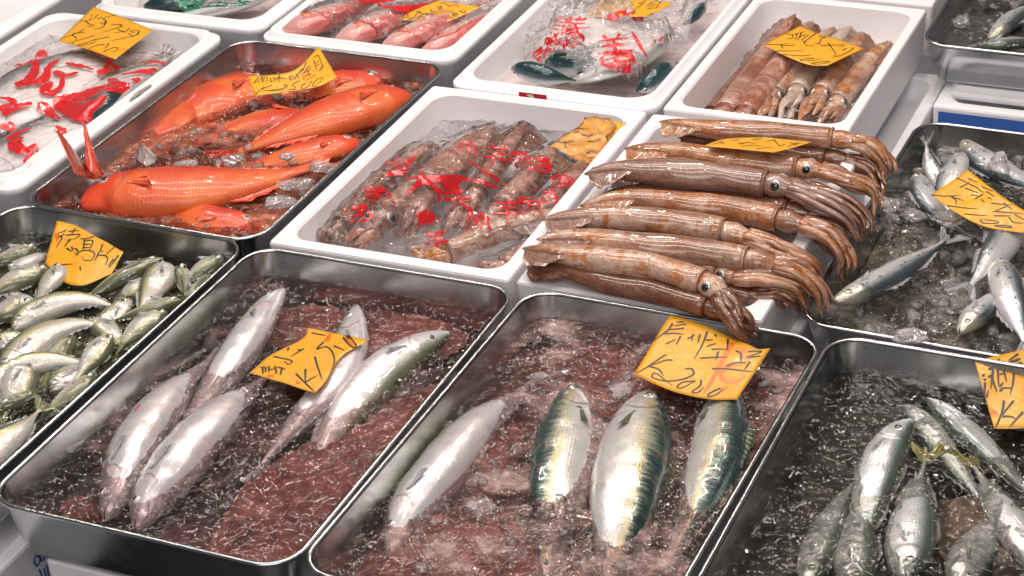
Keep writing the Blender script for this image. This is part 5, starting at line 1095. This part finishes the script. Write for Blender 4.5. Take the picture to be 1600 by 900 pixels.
film('clear bag with big red brush lettering over the white flatfish', [(-60, 270), (-60, 130), (20, 75), (70, 55), (150, 68), (250, 88), (275, 95), (230, 150), (150, 205), (60, 262), (0, 280)], -.03, fi,
     prints=[R5([(270, 115), (245, 180), (90, 220)], .012), R5([(235, 190), (215, 260), (160, 320), (90, 335)], .011), R5([(380, 170), (310, 225), (290, 290), (220, 330)], .010), R5([(100, 330), (160, 335), (230, 320)], .008),
             R5([(500, 260), (410, 280), (350, 250)], .010), R5([(400, 290), (390, 350), (330, 390), (285, 370), (330, 320)], .010), R5([(0, 420), (60, 430), (90, 455), (20, 490), (90, 480)], .010), R5([(10, 515), (110, 480), (205, 455)], .012),
             R5([(350, 440), (560, 400), (740, 340), (800, 370)], .026), R5([(460, 510), (600, 480), (700, 430)], .020), R5([(780, 275), (900, 255), (1010, 255)], .010), R5([(890, 200), (980, 190), (1060, 205)], .007), R5([(620, 265), (700, 250), (760, 220)], .014), R5([(600, 130), (650, 155), (720, 175)], .010),
             R5([(340, 460), (540, 500), (700, 470)], .026), R5([(420, 200), (520, 220), (600, 240)], .008), R5([(250, 450), (320, 520), (380, 560)], .012), R5([(850, 300), (920, 330), (900, 380)], .014), R5([(700, 300), (790, 350), (830, 390)], .018), R5([(0, 600), (60, 610), (90, 590)], .010),
             R5([(140, 670), (90, 720), (170, 765), (215, 730), (225, 790), (150, 850)], .012), R5([(40, 690), (130, 640), (200, 615)], .008), R5([(360, 600), (430, 650)], .010)], seed=5, wr=.0035)
film('clear bag with pinkish creases over the bream', [(425, 40), (440, 10), (470, -30), (820, -30), (800, 20), (740, 65), (690, 85), (600, 80), (500, 62)], -.03, fj,
     prints=[([(590, 8), (640, 14), (700, 8)], .014), ([(520, -5), (580, 2), (630, -2)], .008)], seed=7, wr=.005)
PUFF = m_film('milky puffy plastic film', .22)
film('puffy clear bag with red lettering in the top middle box', [(818, 108), (822, 60), (850, 20), (900, -20), (1120, -20), (1105, 30), (1060, 80), (1040, 105), (1000, 140), (940, 143), (860, 125)], -.04, fk,
     glyphs=[('fish', 880, 42, 30, -5, .0026), ('sheep', 900, 40, 30, 5, .0026), ('fish', 870, 70, 30, 30, .0026), ('sea', 890, 60, 28, 30, .0026), ('fish', 850, 88, 26, 40, .0026), ('fish', 1040, 70, 28, 80, .0026), ('sheep', 960, 75, 44, 10, .004), ('fish', 965, 100, 44, 20, .0045), ('big', 940, 115, 44, 0, .004), ('sea', 925, 128, 30, 0, .004)],
     prints=[([(948, 30), (975, 22), (1005, 30)], .014), ([(988, 50), (1000, 72), (1012, 90)], .007), ([(1010, 108), (1040, 106)], .006), ([(950, 85), (985, 80), (975, 110), (945, 118)], .010), ([(895, 112), (905, 122)], .007), ([(915, 128), (935, 132)], .007)], seed=9, wr=.015, lift=.013, mat=PUFF, rough=.55)
GREEN = m_plain('green print', (.02, .20, .10), .2, .6)
film('clear bag with green lettering at the top edge', [(215, 20), (240, -20), (440, -30), (400, 20), (370, 34), (290, 28)], -.03, fn,
     glyphs=[('fish', 290, 8, 40, 10, .004), ('sea', 330, 12, 40, -10, .004), ('sheep', 375, 8, 36, 10, .004)], seed=11, wr=.004, printmat=GREEN)

def bubbles(t, zw, count, seed, label, thr=.0, rm=.0011):
    R = np.random.RandomState(seed); parts = []; P = R.rand(count*6, 2)
    X = .028+(t.W-.056)*P[:, 0]; Y = .028+(t.H-.056)*P[:, 1]; ok = fbm(X*13, Y*13, seed, 3) > thr
    for x, y in list(zip(X[ok], Y[ok]))[:count]:
        parts.append(blob(np.array(t.xf(x, y, zw)), rm*(.45+.55*R.rand()**2), R.randint(1 << 30), .8, 6, 4))
    V, F, _ = merge(parts); o = mesh('bubbles', V, F, FROTH); o['kind'] = 'stuff'; tag(o, label, 'bubbles')
FROTH = m_plain('white froth', (.78, .74, .72), .1, 1.0)
bubbles(tB, -.0350, 900, 41, 'tiny white bubbles on the dark purple water', .0)
bubbles(tC, -.0320, 1300, 42, 'tiny white bubbles on the reddish slush', -.1)
bubbles(tD, -.0390, 260, 43, 'tiny white bubbles on the clear dark water', .2)
bubbles(tE, -.0335, 900, 44, 'tiny white bubbles on the orange slush', -.1, .0012)
bubbles(tH, -.0320, 700, 45, 'tiny white bubbles among the sardines', 0, .0012)
bubbles(tA, -.0385, 420, 46, 'tiny white bubbles among the horse mackerel', 0)
# ------------------------------------------------------------------ ice chunks one can pick out
for px, py, z, r, lab in [
 (1388, 318, -.020, .017, 'flat white ice chunk at the left wall of the sardine tray'),
 (1425, 335, -.022, .019, 'clear ice chunk beside the golden headed sardine'),
 (1490, 340, -.014, .020, 'pointed clear ice chunk below the card of the sardine tray'),
 (1350, 352, -.030, .014, 'small ice chunk at the left wall under the flat white one'),
 (1425, 525, -.012, .019, 'rough ice chunk at the front rim of the sardine tray'),
 (1562, 262, -.014, .026, 'broad grey ice sheet at the back of the sardine tray'),
 (228, 246, -.026, .022, 'pale ice chunk in the slush left of the red fish'),
 (290, 258, -.028, .020, 'ice chunk between the slush and the largest red fish'),
 (365, 248, -.010, .019, 'clear ice chunk on the slim red fish'),
 (448, 244, -.006, .014, 'pointed ice chunk on the flank of the slim red fish'),
 (505, 262, -.014, .018, 'dark clear ice chunk beside the right wall of the red fish tray'),
 (440, 315, -.022, .022, 'grey ice lump in front of the largest red fish'),
 (462, 288, -.016, .017, 'clear ice lump against the right wall of the red fish tray'),
 (146, 281, -.010, .011, 'pinkish ice lump at the base of the raised red tail'),
 (883, 815, -.034, .024, 'round cloudy ice lump on the sunken mackerel'),
 (748, 792, -.036, .018, 'grey ice lump right of the silver mackerel'),
 (828, 700, -.036, .016, 'cloudy ice disc left of the sunken mackerel'),
 (815, 795, -.038, .012, 'small cloudy ice disc between two mackerel'),
 (970, 610, -.034, .018, 'pinkish ice lump above the broad golden mackerel'),
 (848, 590, -.036, .018, 'pale ice lump at the tail of the silver mackerel'),
 (645, 765, -.032, .010, 'small ice lump at the left wall of the reddish tray'),
 (1500, 35, -.016, .020, 'clear ice lump in the top right tray'),
 (1300, 165, -.035, .020, 'clear ice lump between the heads in the tall box')]:
    ice_chunk(px, py, z, r, lab, mat=ICE if 'clear' in lab or 'dark' in lab else ICEW)
ice_bits(fL, -.036, 60, 31, 'ice crumbs round the squid heads in the tall box', rmin=.004, rmax=.011, yr=(0, .45), xr=(.2, 1))
